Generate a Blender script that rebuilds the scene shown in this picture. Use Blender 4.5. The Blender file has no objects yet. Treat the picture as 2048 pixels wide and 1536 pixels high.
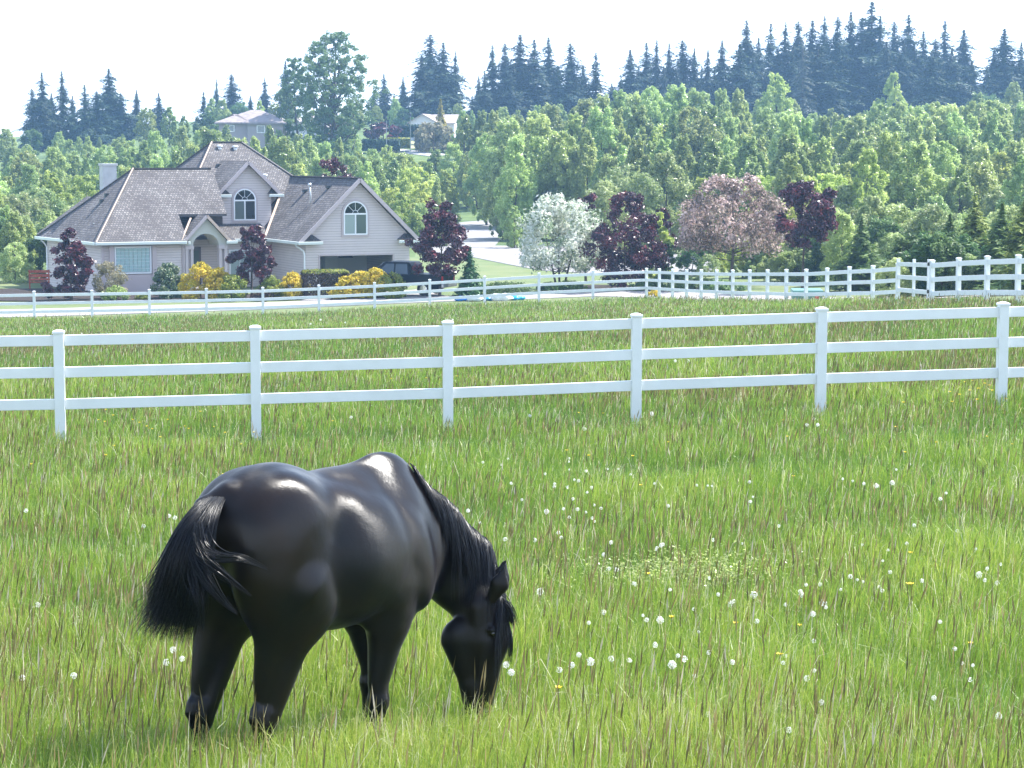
import bpy, math, random
import numpy as np
from mathutils import Vector, Matrix

# ---------------------------------------------------------------- camera, sky, sun, exposure
scene = bpy.context.scene
COL = scene.collection
F_PX, HORIZON, CAM_Z = 4400.0, 306.0, 3.2
PITCH = math.atan((768 - HORIZON) / F_PX)
cam_data = bpy.data.cameras.new('camera')
cam_data.sensor_width = 36.0
cam_data.lens = 36.0 * F_PX / 2048.0
cam_data.clip_start = 0.1
cam_data.clip_end = 6000.0
cam = bpy.data.objects.new('camera', cam_data)
COL.objects.link(cam)
cam.location = (0, 0, CAM_Z)
cam.rotation_euler = (math.pi / 2 - PITCH, 0, 0)
scene.camera = cam

SUN_EL, SUN_AZ = math.radians(53), math.radians(66)      # azimuth from +Y towards +X
world = bpy.data.worlds.new('World')
scene.world = world
world.use_nodes = True
wn = world.node_tree.nodes
wl = world.node_tree.links
bg = wn['Background']
sky = wn.new('ShaderNodeTexSky')
sky.sky_type = 'NISHITA'
sky.sun_disc = False
sky.sun_elevation = SUN_EL
sky.sun_rotation = SUN_AZ
sky.altitude = 50
sky.air_density = 1.0
sky.dust_density = 1.0
sky.ozone_density = 1.5
# thin bright haze whitening the lower sky
tcw = wn.new('ShaderNodeTexCoord'); sx = wn.new('ShaderNodeSeparateXYZ'); mrw = wn.new('ShaderNodeMapRange'); mxw = wn.new('ShaderNodeMix')
mrw.interpolation_type = 'SMOOTHSTEP'
mrw.inputs['From Min'].default_value = 0.42; mrw.inputs['From Max'].default_value = 0.05
mrw.inputs['To Min'].default_value = 0.12; mrw.inputs['To Max'].default_value = 1.0
mxw.data_type = 'RGBA'; mxw.inputs['B'].default_value = (6.3, 6.9, 7.8, 1)
wl.new(tcw.outputs['Generated'], sx.inputs[0]); wl.new(sx.outputs['Z'], mrw.inputs[0]); wl.new(mrw.outputs[0], mxw.inputs['Factor'])
wl.new(sky.outputs[0], mxw.inputs['A']); wl.new(mxw.outputs['Result'], bg.inputs[0])
bg.inputs[1].default_value = 0.15
sd = bpy.data.lights.new('sun', 'SUN')
sd.energy = 4.8
sd.angle = math.radians(0.5)
sd.color = (1.0, 0.965, 0.90)
sun = bpy.data.objects.new('sun', sd)
COL.objects.link(sun)
sdir = Vector((math.cos(SUN_EL) * math.sin(SUN_AZ), math.cos(SUN_EL) * math.cos(SUN_AZ), math.sin(SUN_EL)))
sun.rotation_euler = (-sdir).to_track_quat('-Z', 'Y').to_euler()
scene.view_settings.view_transform = 'Standard'
scene.view_settings.look = 'None'
scene.view_settings.exposure = 1.4
scene.view_settings.gamma = 1.0
scene.view_settings.use_curve_mapping = False
scene.render.engine = 'CYCLES'
scene.cycles.max_bounces = 8
scene.cycles.transparent_max_bounces = 8
scene.cycles.volume_bounces = 1

# ---------------------------------------------------------------- design helpers: turn a point of the picture at a depth into a world point
_fw = np.array([0, math.cos(PITCH), -math.sin(PITCH)])
_up = np.array([0, math.sin(PITCH), math.cos(PITCH)])
_rt = np.array([1.0, 0, 0])
def at(x, y, Y):
    r = _fw + _rt * (x - 1024) / F_PX - _up * (y - 768) / F_PX
    return np.array([0, 0, CAM_Z]) + r * Y / r[1]

# ---------------------------------------------------------------- object helpers
def tag(o, label=None, cat=None, group=None, kind=None):
    if label: o['label'] = label
    if cat: o['category'] = cat
    if group: o['group'] = group
    if kind: o['kind'] = kind
    return o
def empty(name, loc=(0, 0, 0), rz=0.0, scale=1.0):
    o = bpy.data.objects.new(name, None)
    o.empty_display_size = 0.2
    COL.objects.link(o)
    o.location = loc
    o.rotation_euler = (0, 0, rz)
    o.scale = (scale,) * 3 if not hasattr(scale, '__len__') else scale
    return o
def np_mesh(name, V, faces, mats=None, smooth=False, attrs=None, fmat=None, uvs=None):
    """V (n,3); faces: (m,k) array or list of arrays of different k"""
    me = bpy.data.meshes.new(name)
    V = np.asarray(V, dtype=np.float32)
    if not isinstance(faces, (list, tuple)): faces = [faces]
    if len(faces) and not isinstance(faces[0], np.ndarray):
        loops = np.array([i for f in faces for i in f], dtype=np.int32)
        tot = np.array([len(f) for f in faces], dtype=np.int32)
    else:
        loops = np.concatenate([f.reshape(-1) for f in faces]).astype(np.int32)
        tot = np.concatenate([np.full(len(f), f.shape[1], dtype=np.int32) for f in faces])
    start = np.concatenate([[0], np.cumsum(tot)[:-1]]).astype(np.int32)
    me.vertices.add(len(V)); me.vertices.foreach_set('co', V.reshape(-1))
    me.loops.add(len(loops)); me.loops.foreach_set('vertex_index', loops)
    me.polygons.add(len(tot)); me.polygons.foreach_set('loop_start', start); me.polygons.foreach_set('loop_total', tot)
    if fmat is not None: me.polygons.foreach_set('material_index', np.asarray(fmat, dtype=np.int32))
    me.polygons.foreach_set('use_smooth', np.full(len(tot), bool(smooth)))
    if uvs is not None:
        l = me.uv_layers.new(name='UVMap'); l.data.foreach_set('uv', np.asarray(uvs, dtype=np.float32).reshape(-1))
    me.update(calc_edges=True)
    for k, a in (attrs or {}).items():
        a = np.asarray(a, dtype=np.float32)
        dom = 'POINT' if len(a) == len(V) else 'FACE'
        at_ = me.attributes.new(k, 'FLOAT', dom); at_.data.foreach_set('value', a)
    for m in (mats if isinstance(mats, (list, tuple)) else [mats]):
        if m: me.materials.append(m)
    return me
def obj(name, me, parent=None, loc=(0, 0, 0)):
    o = bpy.data.objects.new(name, me)
    COL.objects.link(o)
    o.location = loc
    if parent: o.parent = parent
    return o
def copy_tree(o, parent=None):
    c = o.copy(); COL.objects.link(c)
    if parent: c.parent = parent
    for ch in [q for q in o.children]: copy_tree(ch, c)
    return c

class MB:
    """collects simple solids, then becomes ONE mesh object"""
    def __init__(s): s.v = []; s.f = []; s.m = []; s.n = 0; s.uv = []; s.hasuv = False
    def add(s, V, Fs, mi=0, uv=None):
        V = np.asarray(V, float)
        s.v.append(V)
        for k, f in enumerate(Fs):
            s.f.append([int(i) + s.n for i in f]); s.m.append(mi)
            s.uv.extend(uv[k] if uv is not None else [(0, 0)] * len(f))
        if uv is not None: s.hasuv = True
        s.n += len(V)
        return s
    def box(s, lo, hi, mi=0, M=None):
        x0, y0, z0 = lo; x1, y1, z1 = hi
        V = np.array([(x0,y0,z0),(x1,y0,z0),(x1,y1,z0),(x0,y1,z0),(x0,y0,z1),(x1,y0,z1),(x1,y1,z1),(x0,y1,z1)], float)
        if M is not None: V = V @ np.array(M)[:3, :3].T + np.array(M)[:3, 3]
        return s.add(V, [(0,3,2,1),(4,5,6,7),(0,1,5,4),(1,2,6,5),(2,3,7,6),(3,0,4,7)], mi)
    def bar(s, a, b, w, h, mi=0, up=(0, 0, 1)):
        """box from a to b, w across, h along up"""
        a = np.array(a, float); b = np.array(b, float); d = b - a; L = np.linalg.norm(d); d /= L
        up = np.array(up, float); sx = np.cross(d, up); sx /= np.linalg.norm(sx); u = np.cross(sx, d)
        V = [p + sx * i * w / 2 + u * j * h / 2 for p in (a, b) for i, j in ((-1,-1),(1,-1),(1,1),(-1,1))]
        return s.add(V, [(0,1,2,3),(7,6,5,4),(0,4,5,1),(1,5,6,2),(2,6,7,3),(3,7,4,0)], mi)
    def tube(s, pts, rads, n=8, mi=0, cap=True):
        pts = [np.array(p, float) for p in pts]
        V = []; 
        for i, p in enumerate(pts):
            d = pts[min(i + 1, len(pts) - 1)] - pts[max(i - 1, 0)]
            d /= (np.linalg.norm(d) + 1e-9)
            r = np.array([1, 0, 0]) if abs(d[0]) < 0.8 else np.array([0, 1, 0])
            a = np.cross(d, r); a /= np.linalg.norm(a); b = np.cross(d, a)
            for k in range(n):
                t = 2 * math.pi * k / n
                V.append(p + (a * math.cos(t) + b * math.sin(t)) * rads[i])
        Fs = []
        for i in range(len(pts) - 1):
            for k in range(n):
                Fs.append((i*n+k, i*n+(k+1) % n, (i+1)*n+(k+1) % n, (i+1)*n+k))
        if cap: Fs.append(tuple(range(n))[::-1]); Fs.append(tuple((len(pts)-1)*n+k for k in range(n)))
        return s.add(V, Fs, mi)
    def prism(s, poly, d0, d1, axis=1, mi=0):
        """poly of 2D points extruded along axis from d0 to d1 (axis 1: (x,z) points)"""
        n = len(poly); V = []
        for d in (d0, d1):
            for a, b in poly:
                V.append({0: (d, a, b), 1: (a, d, b), 2: (a, b, d)}[axis])
        Fs = [tuple(range(n)), tuple(range(2*n-1, n-1, -1))]
        for k in range(n): Fs.append((k, k+n, (k+1) % n + n, (k+1) % n))
        return s.add(V, Fs, mi)
    def ball(s, c, r, nu=12, nv=8, mi=0):
        r = r if hasattr(r, '__len__') else (r, r, r)
        V = [(c[0], c[1], c[2] + r[2])]
        for i in range(1, nv):
            for k in range(nu):
                a = math.pi*i/nv; t = 2*math.pi*k/nu
                V.append((c[0]+r[0]*math.sin(a)*math.cos(t), c[1]+r[1]*math.sin(a)*math.sin(t), c[2]+r[2]*math.cos(a)))
        V.append((c[0], c[1], c[2] - r[2]))
        Fs = [(0, 1+k, 1+(k+1) % nu) for k in range(nu)]
        for i in range(nv-2):
            for k in range(nu): Fs.append((1+i*nu+k, 1+(i+1)*nu+k, 1+(i+1)*nu+(k+1) % nu, 1+i*nu+(k+1) % nu))
        L = len(V)-1
        Fs += [(1+(nv-2)*nu+(k+1) % nu, 1+(nv-2)*nu+k, L) for k in range(nu)]
        return s.add(V, Fs, mi)
    def build(s, name, mats, parent=None, smooth=False, bevel=0, loc=(0, 0, 0)):
        me = np_mesh(name, np.concatenate(s.v), [f for f in s.f], mats, smooth, fmat=s.m, uvs=s.uv if s.hasuv else None)
        import bmesh
        bm = bmesh.new(); bm.from_mesh(me)
        bmesh.ops.recalc_face_normals(bm, faces=bm.faces[:])
        bm.to_mesh(me); bm.free()
        o = obj(name, me, parent, loc)
        if bevel:
            b = o.modifiers.new('bevel', 'BEVEL'); b.width = bevel; b.segments = 2; b.limit_method = 'ANGLE'
        return o

# ---------------------------------------------------------------- materials
def mat(name, color=(0.5, 0.5, 0.5), rough=0.6, spec=0.5, metal=0.0):
    m = bpy.data.materials.new(name); m.use_nodes = True
    b = m.node_tree.nodes['Principled BSDF']
    b.inputs['Base Color'].default_value = (*color, 1)
    b.inputs['Roughness'].default_value = rough
    b.inputs['Specular IOR Level'].default_value = spec
    b.inputs['Metallic'].default_value = metal
    return m
def nd(m, t): return m.node_tree.nodes.new(t)
def lk(m, a, b): m.node_tree.links.new(a, b)
def bsdf(m): return m.node_tree.nodes['Principled BSDF']
def ramp(m, stops):
    r = nd(m, 'ShaderNodeValToRGB'); e = r.color_ramp.elements
    while len(e) < len(stops): e.new(0.5)
    for i, (p, c) in enumerate(stops): e[i].position = p; e[i].color = (*c, 1)
    return r
def noise(m, scale, detail=4, rough=0.55, coord='Object', stretch=None):
    tc = nd(m, 'ShaderNodeTexCoord'); n = nd(m, 'ShaderNodeTexNoise')
    n.inputs['Scale'].default_value = scale; n.inputs['Detail'].default_value = detail; n.inputs['Roughness'].default_value = rough
    if stretch:
        mp = nd(m, 'ShaderNodeMapping'); mp.inputs['Scale'].default_value = stretch
        lk(m, tc.outputs[coord], mp.inputs[0]); lk(m, mp.outputs[0], n.inputs['Vector'])
    else: lk(m, tc.outputs[coord], n.inputs['Vector'])
    return n
def noisy(name, c0, c1, scale=5, rough=0.8, bump=0.0, bscale=None, lo=0.35, hi=0.65, coord='Object', stretch=None, spec=0.3):
    m = mat(name, c0, rough, spec)
    n = noise(m, scale, coord=coord, stretch=stretch); r = ramp(m, [(lo, c0), (hi, c1)])
    lk(m, n.outputs['Fac'], r.inputs[0]); lk(m, r.outputs[0], bsdf(m).inputs['Base Color'])
    if bump:
        n2 = noise(m, bscale or scale * 6, 6, coord=coord); bp = nd(m, 'ShaderNodeBump')
        bp.inputs['Strength'].default_value = bump; bp.inputs['Distance'].default_value = 0.02
        lk(m, n2.outputs['Fac'], bp.inputs['Height']); lk(m, bp.outputs[0], bsdf(m).inputs['Normal'])
    return m
def leaf_mat(name, stops, trans=0.35, rough=0.45, spec=0.4, hue_obj=0.0):
    """leaf colour differs leaf by leaf (attribute rnd) and a little tree by tree"""
    m = mat(name, stops[0][1], rough, spec)
    a = nd(m, 'ShaderNodeAttribute'); a.attribute_name = 'rnd'
    r = ramp(m, stops)
    lk(m, a.outputs['Fac'], r.inputs[0])
    src = r.outputs[0]
    if hue_obj:
        oi = nd(m, 'ShaderNodeObjectInfo'); hs = nd(m, 'ShaderNodeHueSaturation')
        mr = nd(m, 'ShaderNodeMapRange'); mr.inputs['To Min'].default_value = 0.5 - hue_obj; mr.inputs['To Max'].default_value = 0.5 + hue_obj * 0.6
        mv = nd(m, 'ShaderNodeMapRange'); mv.inputs['To Min'].default_value = 0.75; mv.inputs['To Max'].default_value = 1.3
        ms = nd(m, 'ShaderNodeMath'); ms.operation = 'FRACT'; mm = nd(m, 'ShaderNodeMath'); mm.operation = 'MULTIPLY'; mm.inputs[1].default_value = 17.3
        lk(m, oi.outputs['Random'], mr.inputs[0]); lk(m, oi.outputs['Random'], mm.inputs[0]); lk(m, mm.outputs[0], ms.inputs[0]); lk(m, ms.outputs[0], mv.inputs[0])
        lk(m, mr.outputs[0], hs.inputs['Hue']); lk(m, mv.outputs[0], hs.inputs['Value']); lk(m, src, hs.inputs['Color'])
        src = hs.outputs[0]
    lk(m, src, bsdf(m).inputs['Base Color'])
    tr = nd(m, 'ShaderNodeBsdfTranslucent'); mx = nd(m, 'ShaderNodeMixShader'); mx.inputs[0].default_value = trans
    lk(m, src, tr.inputs[0]); lk(m, bsdf(m).outputs[0], mx.inputs[1]); lk(m, tr.outputs[0], mx.inputs[2])
    lk(m, mx.outputs[0], m.node_tree.nodes['Material Output'].inputs[0])
    return m
# ================================================================ the lie of the land
_TX = [-900, 0, 512, 1024, 1536, 2048, 2950]
_TY = [-60, 0, 7, 10, 12, 28, 49, 60, 73, 92, 106, 118, 150, 200, 250, 305, 345, 430, 550, 800, 1500]
_TZ = [  # heights at the columns above, row by row
 [2.0]*7, [1.5]*7, [0.5]*7, [0.22]*7, [0.13]*7,
 [-0.80, -0.71, -0.66, -0.59, -0.47, -0.36, -0.1],
 [-1.75, -1.55, -1.4, -1.2, -0.9, -0.55, -0.1],
 [-2.5, -2.25, -2.1, -1.85, -1.45, -0.95, -0.3],
 [-3.3, -3.1, -2.95, -2.6, -2.1, -1.60, -0.7],
 [-4.4, -4.20, -4.0, -3.6, -3.15, -2.65, -1.5],
 [-5.05, -5.0, -4.82, -4.34, -3.85, -3.25, -2.2],
 [-4.95, -4.92, -4.82, -4.55, -4.1, -3.5, -2.5],
 [-4.9, -4.85, -4.8, -4.8, -4.5, -4.0, -3.0],
 [-4.8, -4.8, -4.8, -4.8, -4.6, -4.2, -3.5],
 [-4.5, -4.4, -4.3, -4.3, -4.0, -3.6, -3.0],
 [-1.5, -0.5, 1.0, 1.0, 0.5, 1.0, 1.0],
 [1.0, 2.0, 5.6, 5.0, 5.0, 5.0, 5.0],
 [3.0, 4.5, 8.5, 9.5, 12.0, 12.5, 12.0],
 [6, 7, 12, 14, 17, 18, 17],
 [6, 7, 12, 14, 17, 18, 17],
 [6, 7, 12, 14, 17, 18, 17]]
_gy = np.concatenate([np.arange(-60, 620, 1.0), np.arange(620, 1501, 10.0)])
_cols = []
for j in range(len(_TX)):
    c = np.interp(np.arange(-60, 1501, 1.0), _TY, [r[j] for r in _TZ])
    kk = np.ones(9)/9
    c2 = np.convolve(np.pad(c, 4, mode='edge'), kk, 'valid')
    _cols.append(c2)
_cols = np.array(_cols)      # (7, N) on the 1 m grid
def terr(x, y):
    x = np.asarray(x, float); y = np.asarray(y, float)
    yy = np.clip(y, -60, 1500); px = 1024 + F_PX * x / np.maximum(yy, 20.0)
    px = np.clip(px, _TX[0], _TX[-1])
    fy = yy + 60; i = np.clip(fy.astype(int), 0, _cols.shape[1]-2); f = fy - i
    xi = np.interp(px, _TX, np.arange(len(_TX))); j = np.clip(xi.astype(int), 0, len(_TX)-2); g = xi - j
    g = g*g*(3-2*g)*0.5 + g*0.5
    a = _cols[j, i]*(1-f) + _cols[j, i+1]*f; b = _cols[j+1, i]*(1-f) + _cols[j+1, i+1]*f
    return a*(1-g) + b*g
def gz(x, y): return float(terr(np.array([x]), np.array([y]))[0])
def gY(px, Y):
    x = (px - 1024)/F_PX*Y
    return np.array([x, Y, gz(x, Y)])
def gp(px, row, y0=9.0, y1=700.0):
    ys = np.exp(np.linspace(math.log(y0), math.log(y1), 1500))
    xs = (px - 1024)/F_PX*ys; lo = terr(xs, ys)
    r = _fw + _rt*(px-1024)/F_PX - _up*(row-768)/F_PX
    h = CAM_Z + r[2]*ys/r[1]
    k = np.argmax(h < lo)
    return np.array([xs[k], ys[k], lo[k]])

# ---- ground: one sheet to the horizon; face material: meadow / mown lawn / rough hillside
m_meadow = noisy('meadow_soil_and_thatch', (0.055, 0.085, 0.018), (0.11, 0.125, 0.04), 1.3, 0.95, 0.5, 9)
m_lawn = noisy('mown_lawn', (0.10, 0.145, 0.05), (0.15, 0.175, 0.075), 0.35, 0.9, 0.5, 14)
m_rough = noisy('rough_undergrowth', (0.06, 0.10, 0.03), (0.12, 0.17, 0.05), 0.25, 0.95, 0.8, 2.5)
def fence_line_y(x):      # the far edge of the paddock
    return np.interp(x, [-60, -26, 6.7, 12.2, 13.1, 15.0], [103, 105, 110, 80, 57, 30])
def build_ground():
    ys = np.concatenate([np.arange(-40, 5, 3.0), np.arange(5, 30, 0.7), np.arange(30, 210, 1.2), np.arange(210, 600, 6.0), np.arange(600, 1401, 50.0)])
    nt = 161; t = np.linspace(-1, 1, nt)
    t = np.sign(t)*np.abs(t)**1.7
    Y, T = np.meshgrid(ys, t, indexing='ij')
    X = T*(40 + 0.62*np.maximum(Y, 0))
    Z = terr(X, Y)
    V = np.stack([X, Y, Z], -1).reshape(-1, 3)
    ids = np.arange(len(V)).reshape(X.shape)
    Fq = np.stack([ids[:-1, :-1], ids[:-1, 1:], ids[1:, 1:], ids[1:, :-1]], -1).reshape(-1, 4)
    c = V[Fq].mean(1)
    fm = np.zeros(len(Fq), int)
    fm[c[:, 1] > fence_line_y(c[:, 0])] = 1
    fm[c[:, 1] > 185] = 2
    fm[(c[:, 0] > 24)] = 2
    fm[(c[:, 1] > 150) & (c[:, 0] < -8)] = 2
    tag(obj('ground', np_mesh('ground', V, Fq, [m_meadow, m_lawn, m_rough], True, fmat=fm)), kind='structure')
build_ground()

def drape_poly(name, outline, m, lift, step=1.0):
    """flat-ish patch laid on the ground inside a world outline, with a small edge thickness"""
    import bmesh
    P = np.array(outline)[:, :2]
    bm = bmesh.new()
    bm.faces.new([bm.verts.new((p[0], p[1], 0)) for p in P])
    lo, hi = P.min(0), P.max(0)
    for ax in (0, 1):
        for q in np.arange(lo[ax]+step, hi[ax], step):
            n = [0, 0, 0]; n[ax] = 1; co = [0, 0, 0]; co[ax] = q
            bmesh.ops.bisect_plane(bm, geom=bm.verts[:]+bm.edges[:]+bm.faces[:], plane_co=co, plane_no=n)
    r = bmesh.ops.extrude_face_region(bm, geom=bm.faces[:])
    low = set(v for v in bm.verts) - set(g for g in r['geom'] if isinstance(g, bmesh.types.BMVert))
    for v in bm.verts: v.co.z = gz(v.co.x, v.co.y) + (lift if v not in low else -0.12)
    bmesh.ops.recalc_face_normals(bm, faces=bm.faces[:])
    me = bpy.data.meshes.new(name); bm.to_mesh(me); bm.free(); me.materials.append(m)
    return obj(name, me)
def ribbon_outline(pts, widths):
    pts = [np.array(p[:2], float) for p in pts]; L = []; R = []
    for i, p in enumerate(pts):
        d = pts[min(i+1, len(pts)-1)] - pts[max(i-1, 0)]; d /= np.linalg.norm(d)
        n = np.array([-d[1], d[0]]); w = widths[i]/2 if hasattr(widths, '__len__') else widths/2
        L.append(p + n*w); R.append(p - n*w)
    return L + R[::-1]
m_road = noisy('pale_worn_asphalt', (0.22, 0.21, 0.215), (0.27, 0.26, 0.26), 0.6, 0.9, 0.25, 40)
m_conc = noisy('concrete_drive', (0.26, 0.245, 0.24), (0.33, 0.31, 0.30), 0.8, 0.9, 0.2, 30)
m_bark_bed = noisy('dark_bark_mulch', (0.018, 0.013, 0.011), (0.05, 0.035, 0.028), 6, 0.95, 0.6, 30)
def sm(pts, n=5):
    """smooth a polyline (Catmull-Rom)"""
    C = [np.array(p[:2], float) for p in pts]; out = []
    for i in range(len(C)-1):
        p0, p1, p2, p3 = C[max(i-1, 0)], C[i], C[i+1], C[min(i+2, len(C)-1)]
        for k in range(n):
            f = k/n; out.append(0.5*((2*p1)+(-p0+p2)*f+(2*p0-5*p1+4*p2-p3)*f*f+(-p0+3*p1-3*p2+p3)*f**3))
    out.append(C[-1]); return out
lane = sm([gY(-260, 111.5), gY(0, 112.0), gY(330, 114), gY(650, 116.5), gY(980, 118.5), gY(1230, 119), gY(1420, 112), gY(1600, 101), gY(1800, 92), gY(2100, 84), gY(2500, 80)])
tag(drape_poly('driveway', ribbon_outline(lane, 5.2), m_conc, 0.03), kind='structure')
# the public road that bends away behind the blossom tree
road_pts = [gp(915, 491), gp(1050, 492.5), gp(1200, 497), gp(1330, 505), gp(1430, 520), gp(1440, 548), gp(1330, 556), gp(1190, 548), gp(1080, 541), gp(990, 524), gp(925, 511), gp(840, 506), gp(845, 494)]
tag(drape_poly('road', road_pts, m_road, 0.035, 2.0), kind='structure')
up = sm([gp(880, 496), gp(905, 479), gp(930, 463), gp(965, 452), gp(1000, 446), gp(1060, 441)])
tag(drape_poly('side_road', ribbon_outline(up, [9.0]*6 + [8.0]*30), m_road, 0.055, 2.0), kind='structure')
apron = [gY(600, 119), gY(655, 122.6), gY(835, 127), gY(905, 119)]
tag(drape_poly('garage_apron', apron, m_conc, 0.05), kind='structure')
beds = [('planting_bed', [gY(-60, 121), gY(190, 119.5), gY(360, 119.8), gY(560, 120), gY(645, 120.5), gY(640, 125.2), gY(400, 124.8), gY(330, 127), gY(90, 131), gY(-60, 131)])]
for nme, o_ in beds: tag(drape_poly(nme, o_, m_bark_bed, 0.06), kind='structure')
tag(drape_poly('planting_bed', [gY(660, 118.9), gY(812, 119.6), gY(806, 121.6), gY(665, 121.2)], m_bark_bed, 0.08), kind='structure')
tag(drape_poly('planting_bed', [gY(1080, 124.5), gY(1200, 122.8), gY(1330, 119.8), gY(1450, 113.5), gY(1470, 117), gY(1330, 124.5), gY(1190, 128.5), gY(1085, 128)], m_bark_bed, 0.07), kind='structure')
# ================================================================ white vinyl fences
m_vinyl = mat('white_vinyl', (0.80, 0.82, 0.84), 0.32, 0.5)
_n = noise(m_vinyl, 3.0, 3); _r = ramp(m_vinyl, [(0.3, (0.79, 0.81, 0.83)), (0.75, (0.72, 0.74, 0.75))])
lk(m_vinyl, _n.outputs['Fac'], _r.inputs[0]); lk(m_vinyl, _r.outputs[0], bsdf(m_vinyl).inputs['Base Color'])
m_black = mat('black_hinge', (0.012, 0.012, 0.012), 0.4)
def post(parent, top, d, depth=2.1, name='post', w=0.127):
    """square post, direction d along the fence, flat pyramid cap"""
    a = math.atan2(d[1], d[0])
    g = gz(top[0], top[1])
    mb = MB(); mb.box((-w/2, -w/2, g - 0.25), (w/2, w/2, top[2] - 0.028))
    o = mb.build(name, m_vinyl, parent, bevel=0.006); o.location = (top[0], top[1], 0); o.rotation_euler.z = a
    c = MB(); h = w/2 + 0.011
    V = [(-h,-h,-0.045),(h,-h,-0.045),(h,h,-0.045),(-h,h,-0.045),(-h,-h,-0.016),(h,-h,-0.016),(h,h,-0.016),(-h,h,-0.016),(-.03,-.03,0.004),(.03,-.03,0.004),(.03,.03,0.004),(-.03,.03,0.004)]
    c.add(V, [(0,3,2,1),(0,1,5,4),(1,2,6,5),(2,3,7,6),(3,0,4,7),(4,5,9,8),(5,6,10,9),(6,7,11,10),(7,4,8,11),(8,9,10,11)])
    k = c.build('post_cap', m_vinyl, o, bevel=0.004); k.location = (0, 0, top[2])
    return o
def fence(label, group_tops, drops, rh=0.135, rt=0.045, w=0.127):
    g0 = group_tops[0]
    root = empty('rail_fence', (0, 0, 0)); tag(root, label, 'fence', 'white three-rail paddock fences')
    T = group_tops
    for i, t in enumerate(T):
        d = T[min(i+1, len(T)-1)] - T[max(i-1, 0)]
        post(root, t, d, w=w)
    for i in range(len(T)-1):
        a, b = T[i].copy(), T[i+1].copy(); d = b - a; L = np.linalg.norm(d[:2]); e = d/L*(w/2 - 0.004)
        for k, dz in enumerate(drops):
            mb = MB(); mb.bar(a + e - [0, 0, dz + rh/2], b - e - [0, 0, dz + rh/2], rt, rh)
            mb.build('rail', m_vinyl, root, bevel=0.006)
    return root
def tops_from(pxs, rows, ys):
    return [at(p, r, y) for p, r, y in zip(pxs, rows, ys)]
# near fence: straight run, 2.45 m bays
A0 = np.array([-5.71, 27.7]); A1 = np.array([6.50, 29.1]); tops = []
for i in range(-2, 9):
    q = A0 + (A1 - A0)*i/5.0
    px = 1024 + F_PX*q[0]/q[1]
    row = np.interp(px, [-700, 117, 505, 892, 1266, 1640, 2008, 2900], [672, 660, 651, 641, 627, 614.5, 604, 580])
    P = at(px, row, q[1]); tops.append(P)
fence('long white three-rail fence crossing the meadow just behind the horse', tops, [0.065, 0.47, 0.875])
# far fence along the lane
n = 15; tops = []
for i in range(n):
    q = np.array([-31.0, 104.2]) + (np.array([6.73, 110.0]) - np.array([-31.0, 104.2]))*i/(n-1.0)
    px = 1024 + F_PX*q[0]/q[1]
    row = np.interp(px, [-300, 0, 113, 332, 553, 768, 874, 982, 1085, 1190, 1293], [590, 583, 581, 578, 573.5, 563.5, 557.5, 551, 545, 540.5, 536])
    tops.append(at(px, row, q[1]))
fence('low white fence along the lane in front of the grey-roofed house', tops, [0.13, 0.53, 0.93], rh=0.14)
# side run coming back towards the camera on the right
n = 15; tops = [tops[-1].copy()]
c0 = np.array([6.73, 110.0]); c1 = np.array([12.95, 78.9]); d = (c1 - c0)/13.0
for i in range(1, n):
    q = c0 + d*i
    px = 1024 + F_PX*q[0]/q[1]
    row = np.interp(px, [1293, 1376, 1470, 1618, 1703, 1748, 1793], [536, 538.5, 539.5, 538, 532.5, 530.5, 526])
    tops.append(at(px, row, q[1]))
tops0 = tops[1:]
tops0[0] = tops0[0]
r_ = fence('closely spaced white posts and rails running back from the gate on the right', tops0, [0.13, 0.53, 0.93], rh=0.14)
a, b = tops[0], tops0[0]
e = (b - a)/np.linalg.norm(b - a)*0.06
for dz in (0.13, 0.53, 0.93):
    mb = MB(); mb.bar(a + e - [0, 0, dz + 0.07], b - e - [0, 0, dz + 0.07], 0.045, 0.14); mb.build('rail', m_vinyl, r_, bevel=0.006)
# right-hand run beyond the gate
tops = []
for i in range(6):
    q = np.array([12.23, 64.0]) + np.array([0.29, -2.37])*i
    px = 1024 + F_PX*q[0]/q[1]
    row = np.interp(px, [1865, 1918, 1975, 2037, 2500], [519.5, 515, 511.5, 509, 492])
    tops.append(at(px, row, q[1]))
gate_post = tops[0]
fence('white fence right of the gate reaching the right edge', tops, [0.10, 0.51, 0.92], rh=0.14)
# gate: hinged on the post at the right, standing ajar
g = empty('gate', (0, 0, 0)); tag(g, 'white three-rail gate with black hinges standing ajar at the far right', 'gate')
ga = at(1858, 521, 64.3); gb = at(1797, 519.5, 68.6)
for dz in (0.07, 0.47, 0.87):
    mb = MB(); mb.bar(ga - [0, 0, dz + .065], gb - [0, 0, dz + .065], 0.045, 0.13); mb.build('rail', m_vinyl, g, bevel=.005)
for q, w, ext in ((ga, .09, 0.0), (gb, .11, 0.0), ((ga*0.53 + gb*0.47), .09, 0.0)):
    mb = MB(); mb.box((q[0]-w/2, q[1]-.035, q[2]-1.10), (q[0]+w/2, q[1]+.035, q[2]+.03)); mb.build('upright', m_vinyl, g, bevel=.005)
for dz in (0.13, 0.93):
    q = (ga + gate_post)/2; mb = MB(); mb.box((q[0]-.10, q[1]-.10, gate_post[2]-dz-.05), (q[0]+.02, q[1]-.03, gate_post[2]-dz+.05)); mb.build('hinge', m_black, g)
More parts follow.
